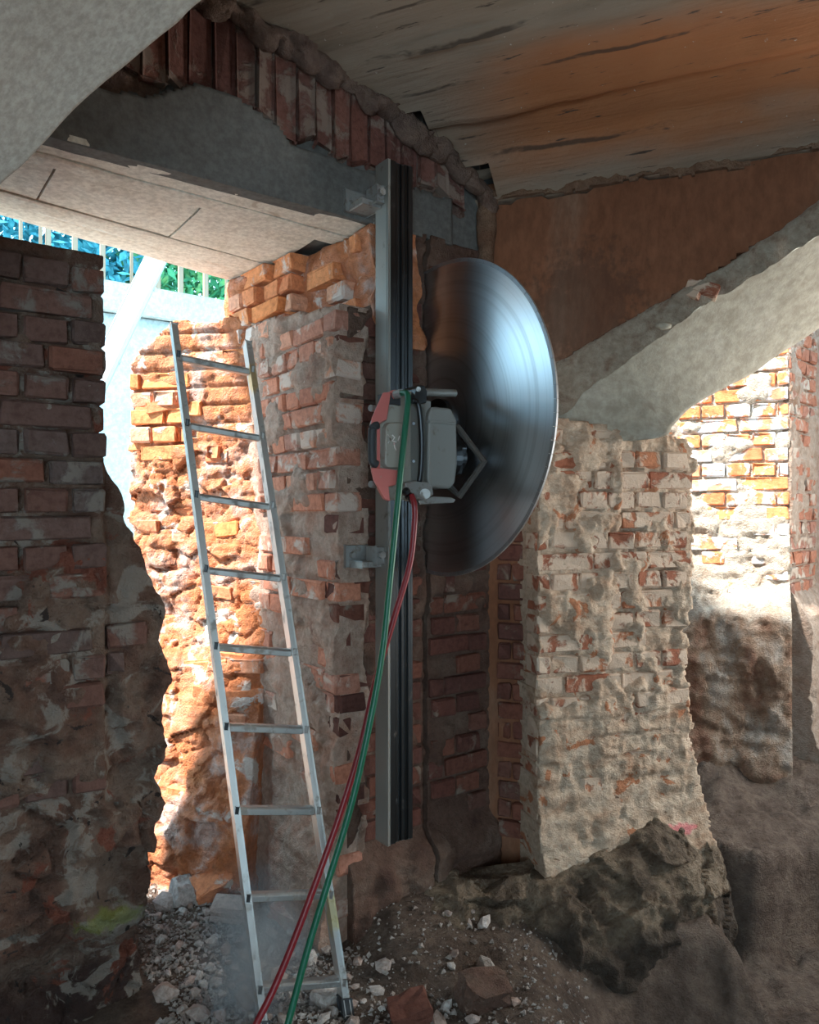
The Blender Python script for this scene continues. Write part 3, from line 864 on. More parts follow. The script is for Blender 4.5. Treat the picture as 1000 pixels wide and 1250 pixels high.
pier = surface('pier', fP, 0.0, 0.80, -0.1, 1.875, 0.0085, d_pier,
               lambda A, Z: (A < pier_right(Z) + 0.03 * fbm(fP.p(A, Z), 13, 4, 144)) & (A > 0.006 + 0.012 * fbm(fP.p(A, Z), 15, 4, 145)) & (Z < 1.868 - 0.10 * A), 0.30, 'mortar_pier', wr)
lay(pier, fP, 0.0, 0.70, 0.33, 1.83, 'brick_pier', lambda c, z, w: c + w / 2 < pier_right(z) + 0.01 and z < 1.83 - 0.1 * c, -0.002, 0.008)

# soffit of the arch: plaster, splayed
def bpt(u, v, w):
    return fB.pixv(u, v, -w)
cols = [((640, 452), (640, 520), (690, 545), 0.06), ((690, 438), (690, 503), (802, 534), 0.13), ((716, 424), (716, 478), (822, 518), 0.18), ((740, 410), (745, 457), (842, 499), 0.24), ((800, 374), (800, 416), (880, 476), 0.33),
        ((850, 344), (850, 381), (915, 458), 0.41), ((905, 314), (910, 343), (955, 430), 0.45), ((960, 275), (965, 309), (1000, 400), 0.48),
        ((1010, 240), (1020, 276), (1050, 366), 0.50), ((1100, 186), (1110, 222), (1150, 305), 0.50), ((1280, 130), (1280, 165), (1300, 250), 0.50)]
def resample(P, n):
    return spline(P, n)
r0 = resample([bpt(*c[0], -0.012) for c in cols], 14)
r1 = resample([bpt(*c[1], 0.03) for c in cols], 14)
r2 = resample([bpt(*c[2], c[3]) for c in cols], 14)
def loft(name, rows, sub, amp, scale, seed, mat, parent):
    bm = bmesh.new(); G = []
    n = len(rows[0])
    for i in range(n):
        line = []
        for k in range(len(rows) - 1):
            for s in range(sub[k]):
                line.append(rows[k][i].lerp(rows[k + 1][i], s / sub[k]))
        line.append(rows[-1][i]); G.append(line)
    P = np.array([[list(p) for p in l] for l in G])
    nz = fbm(P, scale, 4, seed); nz2 = fbm(P, scale, 4, seed + 9)
    P[..., 2] += amp * nz; P[..., 1] -= amp * 0.6 * nz2
    vs = [[bm.verts.new(P[i, j]) for j in range(P.shape[1])] for i in range(n)]
    for i in range(n - 1):
        for j in range(P.shape[1] - 1):
            bm.faces.new((vs[i][j], vs[i + 1][j], vs[i + 1][j + 1], vs[i][j + 1]))
    return bm, vs
bm, vs = loft('arch_edge', [[p + Vector((0.012, 0.05, 0.03)) for p in r0], r0, r1], (2, 6), 0.016, 18, 151, 'arch_edge', wr)
bm_obj('arch_edge', bm, 'arch_edge', wr, True)
r2b = [p + (p - Vector((0, 0, CAMZ))) * 0.08 + Vector((0, 0, 0.012)) for p in r2]     # lip running back into the wall
r3 = [Vector((p.x, p.y + 0.03, 2.95)) for p in r2b]
bm, vs = loft('arch_soffit', [[p + Vector((0, 0.01, 0.006)) for p in r1], r2, r2b, r3], (22, 2, 4), 0.007, 5, 153, 'arch', wr)
bm_obj('arch_soffit', bm, 'arch', wr, True)
# a pipe end sticking out of the soffit and a blob of lime on the edge
q = bpt(938, 408, 0.40)
tube('pipe_stub', [q + Vector((-0.006, 0, -0.004)), q + Vector((0.012, 0.0, 0.018)), q + Vector((0.022, 0.01, 0.05))], 0.011, 'arch_edge', wr, 8, True, lambda t: 0.014 - 0.008 * t)
q = bpt(810, 398, 0.0)
bm = bmesh.new(); bmesh.ops.create_icosphere(bm, subdivisions=2, radius=0.026)
for v in bm.verts:
    v.co = q + Vector((v.co.x * 1.1, v.co.y * 0.5, v.co.z * 0.5)) * (1 + 0.2 * random.random())
bm_obj('lime_blob', bm, 'arch', wr, True)
for (u, v, kk) in ((858, 346, 'h'), (846, 352, 'q')):
    a_, z_ = fB.pix(u, v, 0.0)
    put_brick(wr, fB, a_, z_ - 0.012, 0.004, 'brick_pier', kk, 0.05, 0.1, -0.40, sz=0.7)

# ---- pier footing and bank of clay
def footing():
    path = spline([(0.02, 2.66, 0), (0.25, 2.68, 0), (0.50, 2.70, 0), (0.80, 2.74, 0), (1.02, 2.82, 0), (1.16, 2.96, 0), (1.24, 3.20, 0), (1.26, 3.6, 0)], 34)
    prof = spline([(-0.22, 0.32, 0), (-0.10, 0.27, 0), (-0.02, 0.19, 0), (0.04, 0.06, 0), (0.09, -0.12, 0), (0.06, -0.30, 0), (0.08, -0.55, 0)], 18)
    n = len(path); P = np.zeros((n, len(prof), 3))
    for i, p in enumerate(path):
        t = (path[min(i + 1, n - 1)] - path[max(i - 1, 0)]).normalized(); o = Vector((t.y, -t.x, 0))
        f = i / (n - 1)
        hh = np.interp(f, [0, 0.25, 0.45, 0.6, 1], [0.35, 0.45, 0.75, 0.95, 0.95])
        for j, s in enumerate(prof):
            w = p + o * s.x
            P[i, j] = (w.x, w.y, s.y * hh if s.y > 0 else s.y)
    v, b, e = worley(P, 6.5, 161)
    d = (v - 0.5) * 0.045 + 0.045 * fbm(P, 4, 5, 162) + 0.03 * ridged(P, 8, 5, 163)
    P[..., 1] -= d; P[..., 0] += 0.5 * d; P[..., 2] += 0.6 * d
    bm = bmesh.new()
    vs = [[bm.verts.new(P[i, j]) for j in range(len(prof))] for i in range(n)]
    for i in range(n - 1):
        for j in range(len(prof) - 1):
            bm.faces.new((vs[i][j], vs[i + 1][j], vs[i + 1][j + 1], vs[i][j + 1]))
    return bm_obj('footing', bm, 'footing', wr, True)
footing()

# ---- recess beyond the arch
def d_n(A, Z, P):
    low = sstep(1.75, 1.25, Z - 0.55 * (A - 0.25) + 0.25 * fbm(P, 3, 3, 173))
    cover = sstep(-0.02, 0.2, fbm(P, 6, 5, 171) + 0.45 * low - 0.12)
    d = -0.012 - 0.006 * course_joint(Z, 0.0) * (1 - cover) + 0.006 * fbm(P, 24, 3, 172) + cover * (0.016 + 0.012 * ridged(P, 12, 4, 174))
    d += low * (0.003 * np.sin(Z / COURSE * 2 * PI + 3 * fbm(P, 6, 3, 177)) + 0.02 * fbm(P, 10, 5, 178)) + 0.14 * sstep(1.15, 0.90, Z + 0.06 * fbm(P, 8, 3, 175)) + 0.05 * sstep(0.45, 0.2, Z) + 0.03 * fbm(P, 7, 4, 176) * sstep(1.2, 0.9, Z)
    return d
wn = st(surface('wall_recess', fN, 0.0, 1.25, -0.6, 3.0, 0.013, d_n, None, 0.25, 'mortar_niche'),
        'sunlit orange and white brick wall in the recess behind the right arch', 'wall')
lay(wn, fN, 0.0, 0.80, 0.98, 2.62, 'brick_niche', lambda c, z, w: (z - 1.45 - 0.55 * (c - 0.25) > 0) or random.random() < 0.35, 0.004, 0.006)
def d_n2(A, Z, P):
    cover = sstep(0.0, 0.22, fbm(P, 5, 5, 181) + 0.4 * sstep(1.2, 0.8, Z))
    return -0.012 - 0.006 * course_joint(Z, 0.0) + cover * (0.018 + 0.012 * ridged(P, 10, 4, 182)) + 0.10 * sstep(1.15, 0.9, Z + 0.06 * fbm(P, 8, 3, 175)) + 0.06 * sstep(0.5, 0.2, Z)
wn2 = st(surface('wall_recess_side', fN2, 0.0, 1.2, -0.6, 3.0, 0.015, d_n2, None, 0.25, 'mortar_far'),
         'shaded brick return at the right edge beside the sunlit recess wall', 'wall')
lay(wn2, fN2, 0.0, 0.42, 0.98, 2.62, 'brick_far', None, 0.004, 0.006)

# unseen wall added to cut the sun off the lower recess; wall with the window that lights the pier
def plain_wall(name, x0, x1, y0, y1, z0, z1, label, mat='shell'):
    bm = bmesh.new(); box_bm(bm, ((x0 + x1) / 2, (y0 + y1) / 2, (z0 + z1) / 2), (x1 - x0, y1 - y0, z1 - z0))
    return st(bm_obj(name, bm, mat), label, 'wall')


def wall_with_hole(name, axis, at, th, lo, hi, z0, z1, h0, h1, hz0, hz1, label):
    bm = bmesh.new()
    for (a0, a1, b0, b1) in ((lo, h0, z0, z1), (h1, hi, z0, z1), (h0, h1, z0, hz0), (h0, h1, hz1, z1)):
        if a1 - a0 < 1e-3 or b1 - b0 < 1e-3: continue
        c = ((a0 + a1) / 2, (b0 + b1) / 2); s = (a1 - a0, b1 - b0)
        if axis == 'x':
            box_bm(bm, (at + th / 2, c[0], c[1]), (th, s[0], s[1]))
        else:
            box_bm(bm, (c[0], at + th / 2, c[1]), (s[0], th, s[1]))
    return st(bm_obj(name, bm, 'shell'), label, 'wall')


plain_wall('wall_sun_cutoff', 0.80, 0.92, 3.30, 4.45, -0.1, 2.08, 'unseen low wall added left of the recess to cut off the sun')
wall_with_hole('wall_window', 'x', 2.95, 0.14, 1.95, 4.75, -0.6, 3.0, 2.60, 3.36, 0.75, 2.05, 'plain wall with the window opening right of the recess')
wall_with_hole('wall_rear', 'y', -2.45, 0.15, -2.4, 3.1, -0.2, 3.4, -0.9, 1.1, -0.2, 2.4, 'plain wall behind the photographer with an opening added for the fill light')  # opening added to let the rear fill light in
plain_wall('wall_side', -2.4, -2.25, -2.45, 1.25, -0.2, 3.4, 'plain wall at the far left behind the photographer')
plain_wall('wall_side_right', 2.95, 3.1, -2.45, 1.95, -0.6, 3.4, 'plain wall at the far right behind the photographer')

# ---- ceiling: shallow concrete vault running along the right wall
PW = [-0.06, 0, 0.145, 0.43, 0.70, 0.90, 1.4, 2.0, 7]
PZ = [2.74, 2.75, 2.85, 2.97, 3.05, 3.085, 3.15, 3.18, 3.18]
def make_ceiling():
    ss = np.concatenate([np.arange(-2.4, 2.4, 0.025), np.arange(2.4, 6.6, 0.15)])
    ww = np.concatenate([np.arange(-0.02, 1.9, 0.02), np.arange(1.9, 6.4, 0.15)])
    S, W = np.meshgrid(ss, ww, indexing='ij')
    P = fB.p(S, np.interp(W, PW, PZ), W)
    Q = np.stack([S * 0.5, W * 4, 0 * S], -1)
    # marks of the shuttering boards: each strip at its own level, a ragged fin between
    strip = np.floor((W + 0.008 * fbm(P, 3, 3, 201)) / 0.155)
    lvl = _hash(strip.astype(int), strip.astype(int) * 3, strip.astype(int) * 7, 5)
    t = ((W + 0.008 * fbm(P, 3, 3, 201)) / 0.155) % 1.0
    fin = sstep(0.10, 0.0, np.minimum(t, 1 - t)) * sstep(0.0, 0.4, fbm(Q, 3, 4, 203))
    P[..., 2] += 0.03 * (lvl - 0.5) - 0.024 * fin + 0.006 * fbm(P, 7, 4, 202)
    pa = (P[..., 0] - J[0]) * NA[0] + (P[..., 1] - J[1]) * NA[1]
    c = lambda a: (a[:-1, :-1] + a[1:, 1:]) / 2
    uu = 500 + F * c(P[..., 0]) / np.maximum(c(P[..., 1]), 0.1)
    keep = c(pa) > -0.10
    hole = np.zeros(keep.shape, bool)
    for (s0, s1, w0, w1) in HOLES:
        hole |= (c(S) > s0) & (c(S) < s1) & (c(W) > w0) & (c(W) < w1)
    keep &= ~hole
    I = np.arange(S.size).reshape(S.shape)
    q = np.stack([I[:-1, :-1], I[1:, :-1], I[1:, 1:], I[:-1, 1:]], -1)[keep]
    V = P.reshape(-1, 3)
    n0 = len(V)
    V = np.concatenate([V, V + [0, 0, 0.12]])
    q = np.concatenate([q, q[:, ::-1] + n0])
    me = bpy.data.meshes.new('ceiling')
    me.vertices.add(len(V)); me.vertices.foreach_set('co', V.astype(np.float32).ravel())
    me.loops.add(len(q) * 4); me.loops.foreach_set('vertex_index', q.astype(np.int32).ravel())
    me.polygons.add(len(q)); me.polygons.foreach_set('loop_start', np.arange(0, len(q) * 4, 4, dtype=np.int32))
    me.update(calc_edges=True)
    return st(link('ceiling', me, 'ceiling', smooth=True), 'board-marked concrete vault with a rust-orange stain', 'ceiling')


def vault_sw(u, v):
    """s, w of the vault at a pixel"""
    best = None
    for k in np.arange(1.2, 4.5, 0.005):
        p = px(u, v, k); w = (p.x - C[0]) * NB[0] + (p.y - C[1]) * NB[1]
        dz = p.z - np.interp(w, PW, PZ)
        if best is None or abs(dz) < best[0]:
            best = (abs(dz), (p.x - C[0]) * DB[0] + (p.y - C[1]) * DB[1], w)
    return best[1], best[2]
HOLES = []
for (u, v, ds, dw) in ((503, 158, 0.06, 0.065), (578, 222, 0.075, 0.065)):
    s, w = vault_sw(u, v)
    HOLES.append((s - ds, s + ds, w - dw, w + dw))
ceiling = make_ceiling()
for (s0, s1, w0, w1) in HOLES:                         # pockets left by beams
    bm = bmesh.new()
    zc = float(np.interp((w0 + w1) / 2, PW, PZ))
    c8 = {}
    for i, s in enumerate((s0 - 0.02, s1 + 0.02)):
        for j, w in enumerate((w0 - 0.02, w1 + 0.02)):
            for k, z in enumerate((zc + 0.02, zc + 0.30)):
                zz = float(np.interp(w, PW, PZ)) + 0.012 if k == 0 else z
                c8[i, j, k] = bm.verts.new(fB.v(s, zz, w))
    for f in (((0, 0, 1), (1, 0, 1), (1, 1, 1), (0, 1, 1)), ((0, 0, 0), (1, 0, 0), (1, 0, 1), (0, 0, 1)), ((0, 1, 0), (1, 1, 0), (1, 1, 1), (0, 1, 1)),
              ((0, 0, 0), (0, 1, 0), (0, 1, 1), (0, 0, 1)), ((1, 0, 0), (1, 1, 0), (1, 1, 1), (1, 0, 1))):
        bm.faces.new([c8[x] for x in f])
    bm_obj('beam_pocket', bm, 'void', ceiling)
# ragged mortar where the vault meets the sawn wall
pts = []
for t in np.arange(-0.75, 0.74, 0.01):
    w = max(0.0, (0.726 - t) * 0.855)
    pts.append(fA.v(t, float(np.interp(w, PW, PZ)) - 0.01 + 0.012 * math.sin(t * 31) + 0.008 * math.sin(t * 77), -0.01))
sk = tube('mortar_fillet', pts, 0.05, 'mortar_soldier', ceiling, 16, True, lambda t: 0.040 + 0.008 * math.sin(t * 19) + 0.006 * math.sin(t * 63 + 1))
co = np.zeros(len(sk.data.vertices) * 3, np.float32); sk.data.vertices.foreach_get('co', co); co = co.reshape(-1, 3)
co += ((0.045 * fbm(co, 11, 5, 211) + 0.02 * ridged(co, 26, 3, 212))[:, None] * np.array([NA[0], NA[1], -0.8])).astype(np.float32)
sk.data.vertices.foreach_set('co', co.ravel()); sk.data.update()

# ---- smooth plastered arch overhead at the left
def left_arch():
    sil = [(330, -60), (245, 0), (215, 28), (190, 48), (150, 82), (95, 130), (55, 173), (28, 202), (0, 226), (-60, 285), (-110, 350), (-150, 430), (-170, 540), (-180, 700)]
    back = spline([px(u, v, 1.55) for u, v in sil], 8)
    rows = []
    for y, drop in ((1.55, 0.0), (1.545, -0.006), (1.35, -0.012), (1.1, -0.018), (0.85, -0.02), (0.6, -0.02)):
        rows.append([Vector((p.x, y, p.z - drop * 0.5)) for p in back])
    topb = [Vector((p.x - 0.02, 0.6, 3.25)) for p in back]
    rows2 = [[Vector((p.x, 1.55, 3.25)) for p in back]] + rows + [topb]
    bm = bmesh.new()
    P = np.array([[list(p) for p in r] for r in rows2])
    P[..., 2] += 0.004 * fbm(P, 6, 3, 221)
    vs = [[bm.verts.new(p) for p in r] for r in P]
    for i in range(len(vs) - 1):
        for j in range(len(vs[0]) - 1):
            bm.faces.new((vs[i][j], vs[i + 1][j], vs[i + 1][j + 1], vs[i][j + 1]))
    return bm_obj('trim_1', bm, 'arch_grey', None, True)
st(left_arch(), 'smooth grey plastered arch overhead in the upper left corner', 'arch')

# ------------------------------------------------------------------ things: ladder
lad = empty('ladder', (-0.32, 2.22, 0.0))
tag(lad, 'scuffed aluminium ladder with nine rungs leaning in the doorway', 'ladder')
L0 = Vector((-0.797, 2.59, 2.03)); L8 = Vector((-0.442, 2.20, 0.113)); RV = Vector((0.235, 0.088, -0.035))
lad_d = (L8 - L0); step = lad_d / 8; ldir = lad_d.normalized(); rdir = RV.normalized(); ddir = ldir.cross(rdir).normalized()
if ddir.y > 0: ddir = -ddir


def stile(base, i0, i1, name):
    a = base + step * i0; b = base + step * i1
    bm = bmesh.new(); bmesh.ops.create_cube(bm, size=1)
    for v in bm.verts:
        v.co = (a if v.co.z > 0 else b) + rdir * (v.co.x * 0.021) + ddir * (v.co.y * 0.055)
    bmesh.ops.bevel(bm, geom=list(bm.edges), offset=0.003, segments=2, affect='EDGES')
    return bm_obj('stile', bm, 'aluminium', lad)
s1 = stile(L0, -0.47, 8.52, 'l'); s2 = stile(L0 + RV, -0.44, 8.36, 'r')
for i in range(9):
    a = L0 + step * i + rdir * 0.008; b = L0 + step * i + RV - rdir * 0.008
    bm = bmesh.new()
    prof = [(-0.016, -0.011), (0.016, -0.011), (0.016, 0.006), (0.010, 0.012), (-0.010, 0.012), (-0.016, 0.006)]
    up_ = Vector((0, 0, 1)) - rdir * rdir.z; up_.normalize(); fw = rdir.cross(up_).normalized()
    A_ = [bm.verts.new(a + fw * x + up_ * y) for x, y in prof]; B_ = [bm.verts.new(b + fw * x + up_ * y) for x, y in prof]
    bm.faces.new(A_); bm.faces.new(B_)
    for k in range(6):
        bm.faces.new((A_[k], A_[(k + 1) % 6], B_[(k + 1) % 6], B_[k]))
    bmesh.ops.recalc_face_normals(bm, faces=bm.faces)
    bmesh.ops.bevel(bm, geom=list(bm.edges), offset=0.0015, segments=1, affect='EDGES')
    bm_obj('rung', bm, 'rung', lad)
    # crimped end of the rung showing on the stile's face
    for base, sgn, par in ((L0 + step * i, -1, s1), (L0 + step * i + RV, 1, s2)):
        bm = bmesh.new(); bmesh.ops.create_cube(bm, size=1)
        for v in bm.verts:
            v.co = base + ddir * 0.0285 + rdir * v.co.x * 0.011 + up_ * v.co.z * 0.022 + ddir * v.co.y * 0.005
        bmesh.ops.bevel(bm, geom=list(bm.edges), offset=0.0015, segments=1, affect='EDGES')
        bm_obj('rung_end', bm, 'steel_dark' if sgn < 0 else 'rung', par)
for base, i1, par in ((L0, 8.52, s1), (L0 + RV, 8.36, s2)):
    f = base + step * i1
    bm = bmesh.new(); bmesh.ops.create_cube(bm, size=1)
    for v in bm.verts:
        v.co = f + rdir * (v.co.x * 0.026) + ddir * (v.co.y * 0.060) - ldir * (0.02 - v.co.z * 0.05)
    bmesh.ops.bevel(bm, geom=list(bm.edges), offset=0.004, segments=2, affect='EDGES')
    bm_obj('foot_cap', bm, 'rubber', par)

# ------------------------------------------------------------------ guide rail
RT = 0.181
ZT, ZB = 2.705, 0.362
rail = empty('guide_rail', fA.v(RT, ZB, 0.09))
tag(rail, 'tall steel guide rail bolted upright to the brick wall', 'rail')
prof = [(-0.052, 0.060), (0.052, 0.060), (0.052, 0.078), (0.040, 0.084), (0.040, 0.112), (0.052, 0.118), (0.052, 0.130), (0.020, 0.130), (0.018, 0.122), (-0.018, 0.122), (-0.020, 0.130), (-0.052, 0.130), (-0.052, 0.118), (-0.040, 0.112), (-0.040, 0.084), (-0.052, 0.078)]
bm = bmesh.new()
lo = [bm.verts.new(fA.v(RT + a_, ZB, p_)) for a_, p_ in prof]; hi = [bm.verts.new(fA.v(RT + a_, ZT, p_)) for a_, p_ in prof]
bm.faces.new(lo); bm.faces.new(hi)
for k in range(len(prof)):
    bm.faces.new((lo[k], lo[(k + 1) % len(prof)], hi[(k + 1) % len(prof)], hi[k]))
body = bm_obj('rail_profile', bm, 'steel_dark', rail)
fr_box('side_strip', fA, RT - 0.0575, RT - 0.0525, ZB, ZT - 0.002, 0.062, 0.128, 'steel_rail', rail, 0.001, 1)
fr_box('edge_bead', fA, RT - 0.056, RT - 0.046, ZB, ZT - 0.002, 0.1305, 0.135, 'steel_rail', rail, 0.001, 1)
# rack strip and grooves down the front
for (o0, o1, d1_) in ((-0.018, -0.006, 0.1275), (0.006, 0.018, 0.1275), (0.030, 0.040, 0.1335)):
    fr_box('rack_strip', fA, RT + o0, RT + o1, ZB + 0.002, ZT - 0.003, 0.121, d1_, 'steel_dark', rail, 0.0012, 1)


def bracket(z, u_dir=-1):
    # foot on the wall, block against the rail, bolts
    b = fr_box('bracket', fA, RT - 0.135, RT - 0.054, z - 0.040, z - 0.020, 0.0, 0.095, 'zinc', rail, 0.003)
    fr_box('clamp_block', fA, RT - 0.090, RT - 0.054, z - 0.030, z + 0.030, 0.055, 0.115, 'zinc', b, 0.004)
    fr_box('back_plate', fA, RT - 0.150, RT - 0.060, z - 0.042, z + 0.034, 0.0, 0.012, 'zinc', b, 0.003)
    cyl('bolt', fA.v(RT - 0.073, z + 0.004, 0.112), fA.v(RT - 0.073, z + 0.004, 0.132), 0.014, 'zinc', b, 6, 0.0015)
    cyl('bolt', fA.v(RT - 0.125, z, 0.010), fA.v(RT - 0.125, z, 0.030), 0.012, 'zinc', b, 6, 0.0015)
bracket(2.585); bracket(1.35)

# ------------------------------------------------------------------ wall saw
BC = fA.v(KERF, 1.838, 0.088)
saw = empty('masonry_saw', fA.v(0.1, 1.53, 0.25))
tag(saw, 'grey and red hydraulic wall saw on the rail with a huge steel blade', 'saw')
# blade: disc with thickness, diamond segments round its rim
RB = 0.560
def disc(name, r_in, r_out, th, mat, parent, n=128, cup=0.0, off=0.0):
    ts = Vector(fA.a); ns = Vector(fA.n); zz = Vector((0, 0, 1))
    me = bpy.data.meshes.new(name); bm = bmesh.new(); R = []
    radii = [r_in, (r_in + r_out) / 2, r_out]
    for side in (-1, 1):
        for r in radii:
            R.append([bm.verts.new(ns * r * math.cos(2 * PI * k / n) + zz * r * math.sin(2 * PI * k / n) + ts * (side * th / 2 + off)) for k in range(n)])
    def quad(a, b):
        for k in range(n):
            bm.faces.new((a[k], a[(k + 1) % n], b[(k + 1) % n], b[k]))
    quad(R[0], R[1]); quad(R[1], R[2]); quad(R[3], R[4]); quad(R[4], R[5]); quad(R[0], R[3]); quad(R[2], R[5])
    bmesh.ops.recalc_face_normals(bm, faces=bm.faces)
    bm.to_mesh(me); bm.free()
    o = bpy.data.objects.new(name, me); COL.objects.link(o); me.materials.append(M[mat])
    o.location = BC
    bpy.context.view_layer.update()
    o.parent = parent; o.matrix_parent_inverse = parent.matrix_world.inverted()
    return o
blade = disc('blade', 0.03, RB, 0.0055, 'blade', saw)
bpy.context.view_layer.update()
# segments
seg_me = None
ts = Vector(fA.a); ns = Vector(fA.n)
NS = 84
for k in range(NS):
    if seg_me is None:
        bm = bmesh.new(); dth = 2 * PI / NS * 0.485
        pts_ = []
        for side in (-1, 1):
            for r in (RB - 0.001, RB + 0.012):
                for j in range(4):
                    th = -dth + 2 * dth * j / 3
                    pts_.append(bm.verts.new(Vector((r * math.cos(th), side * 0.0036, r * math.sin(th)))))
        for j in range(3):
            a0_, a1_, b0_, b1_ = pts_[j], pts_[4 + j], pts_[8 + j], pts_[12 + j]
            a0n, a1n, b0n, b1n = pts_[j + 1], pts_[5 + j], pts_[9 + j], pts_[13 + j]
            for f in ((a0_, a0n, a1n, a1_), (b0_, b0n, b1n, b1_), (a0_, a0n, b0n, b0_), (a1_, a1n, b1n, b1_)):
                bm.faces.new(f)
        bm.faces.new((pts_[0], pts_[4], pts_[12], pts_[8])); bm.faces.new((pts_[3], pts_[7], pts_[15], pts_[11]))
        bmesh.ops.recalc_face_normals(bm, faces=bm.faces)
        seg_me = bpy.data.meshes.new('segment'); bm.to_mesh(seg_me); bm.free(); seg_me.materials.append(M['blade_rim'])
    o = bpy.data.objects.new('segment', seg_me); COL.objects.link(o)
    R = Matrix((ns, ts, Vector((0, 0, 1)))).transposed().to_4x4()
    o.parent = blade; o.matrix_parent_inverse = blade.matrix_world.inverted()
    o.matrix_world = Matrix.Translation(BC) @ R @ Matrix.Rotation(2 * PI * (k + 0.3) / NS, 4, 'Y')
disc('flange', 0.0, 0.075, 0.02, 'steel_dark', saw, 48, off=-0.012)
cyl('arbor', BC - ts * 0.10, BC + ts * 0.03, 0.03, 'steel_dark', saw)


def az(u, v, d):
    return fA.pix(u, v, d)
D1 = 0.345
# carriage on the rail
fr_box('carriage', fA, RT - 0.085, RT + 0.085, 1.58, 1.86, 0.132, 0.175, 'steel_dark', saw, 0.006)
# gearbox housing, the grey body
body_px = [(466, 482), (478, 476), (520, 478), (522, 604), (497, 610), (472, 611), (452, 572), (451, 518)]
prism('housing', fA, [az(u, v, D1 - 0.02) for u, v in body_px], 0.16, D1 - 0.02, 'saw_light', saw, 0.006, skew=0.1, lean=0.62)
red_up = [(467, 479), (477, 478), (472, 512), (462, 517), (452, 519), (453, 511)]
shell1 = prism('red_cover', fA, [az(u, v, D1) for u, v in red_up], 0.22, D1 + 0.002, 'saw_red', saw, 0.003, skew=0.1, lean=0.62)
red_lo = [(452, 571), (463, 571), (485, 574), (483, 592), (474, 594), (476, 612), (469, 609), (456, 587)]
shell2 = prism('red_cover', fA, [az(u, v, D1) for u, v in red_lo], 0.22, D1 + 0.002, 'saw_red', saw, 0.003, skew=0.1, lean=0.62)
prism('red_edge', fA, [az(u, v, D1) for u, v in [(461, 516), (465, 515), (465, 572), (461, 572)]], 0.25, D1 - 0.004, 'saw_red', saw, 0.002, lean=0.6)
panel = prism('front_panel', fA, [az(u, v, D1) for u, v in [(470, 522), (474, 516), (497, 516), (499, 522), (499, 566), (496, 571), (473, 571), (469, 566)]], 0.30, D1 + 0.006, 'saw_light', saw, 0.004)
# scrawled paint on the panel
for pts_ in ([(473, 530), (477, 536), (474, 541)], [(479, 531), (482, 534), (479, 538), (484, 540)], [(481, 540), (482, 546), (484, 550)], [(488, 532), (486, 538)]):
    tube('paint_mark', [fA.pixv(u, v, D1 + 0.0075) for u, v in pts_], 0.0022, 'paint_white', panel, 6)
fr_box('slot', fA, *[az(u, 487, D1)[0] for u in (476, 490)], az(480, 493, D1)[1], az(480, 480, D1)[1], 0.28, D1 - 0.006, 'rubber', saw, 0.002)
# black carrying handle on the left end
hp = [fA.pixv(u, v, D1 + 0.0) for u, v in [(461, 519), (456, 521), (454, 530), (454, 556), (455, 564), (460, 567)]]
tube('handle', spline(hp, 6), 0.0125, 'rubber', saw, 10)
for v in (498, 591):
    cyl('side_bolt', fA.pixv(452, v, D1 - 0.05), fA.pixv(460, v + 1, D1 - 0.06), 0.011, 'zinc', saw, 8)
# right-hand cover
cov = [(523, 506), (527, 496), (551, 498), (558, 512), (559, 566), (556, 590), (550, 597), (527, 595), (522, 588)]
cover_o = prism('motor_cover', fA, [az(u, v, D1 + 0.01) for u, v in cov], 0.17, D1 + 0.01, 'saw_grey', saw, 0.010, 3, skew=0.08, lean=0.3)
fr_box('cover_rib', fA, *[az(u, 540, D1 + 0.01)[0] for u in (524, 556)], az(540, 518, D1)[1], az(540, 515, D1)[1], D1 - 0.01, D1 + 0.013, 'saw_grey', cover_o, 0.001, 1)
prism('mid_body', fA, [az(u, v, D1 - 0.03) for u, v in [(498, 484), (524, 490), (524, 596), (498, 600)]], 0.16, D1 - 0.02, 'saw_grey', saw, 0.004, lean=0.5)
for v in (517, 563):
    cyl('screw', fA.pixv(505, v, D1 - 0.03), fA.pixv(505, v, D1 - 0.006), 0.005, 'steel_dark', saw, 8, 0)
# the pressure pipe running down the middle
tube('pressure_pipe', spline([fA.pixv(u, v, D1 + 0.012) for u, v in [(503, 489), (509, 491), (512, 500), (514, 520), (515, 545), (514, 572), (512, 588)]], 8), 0.0085, 'steel_dark', saw, 10)
# upper feed shaft with its eye bracket
cyl('feed_shaft', fA.pixv(518, 479, D1 - 0.06), fA.pixv(556, 480, D1 - 0.06), 0.013, 'steel_rail', saw)
prism('eye_bracket', fA, [az(u, v, D1) for u, v in [(505, 488), (508, 474), (512, 470), (518, 471), (521, 478), (520, 492), (507, 492)]], 0.27, D1 + 0.004, 'steel_dark', saw, 0.003)
cyl('eye_bolt', fA.pixv(511, 475, D1), fA.pixv(511, 475, D1 + 0.012), 0.008, 'zinc', saw, 12)
# lower fittings
prism('valve_block', fA, [az(u, v, D1) for u, v in [(492, 590), (508, 586), (526, 590), (528, 604), (518, 612), (508, 606), (496, 600)]], 0.24, D1 + 0.008, 'zinc', saw, 0.005)
cyl('valve_knob', fA.pixv(519, 603, D1), fA.pixv(519, 603, D1 + 0.03), 0.017, 'zinc', saw, 14, 0.004)
prism('lever', fA, [az(u, v, D1) for u, v in [(512, 611), (528, 606), (550, 607), (556, 610), (553, 614), (530, 615), (514, 616)]], 0.30, D1 + 0.004, 'zinc', saw, 0.003)
for k, (u, v) in enumerate([(494, 598), (498, 604), (502, 609), (506, 613)]):
    cyl('coupling_ring', fA.pixv(u, v, D1 + 0.010), fA.pixv(u + 3, v + 4, D1 + 0.010), 0.014 - 0.001 * k, 'steel_dark', saw, 14)
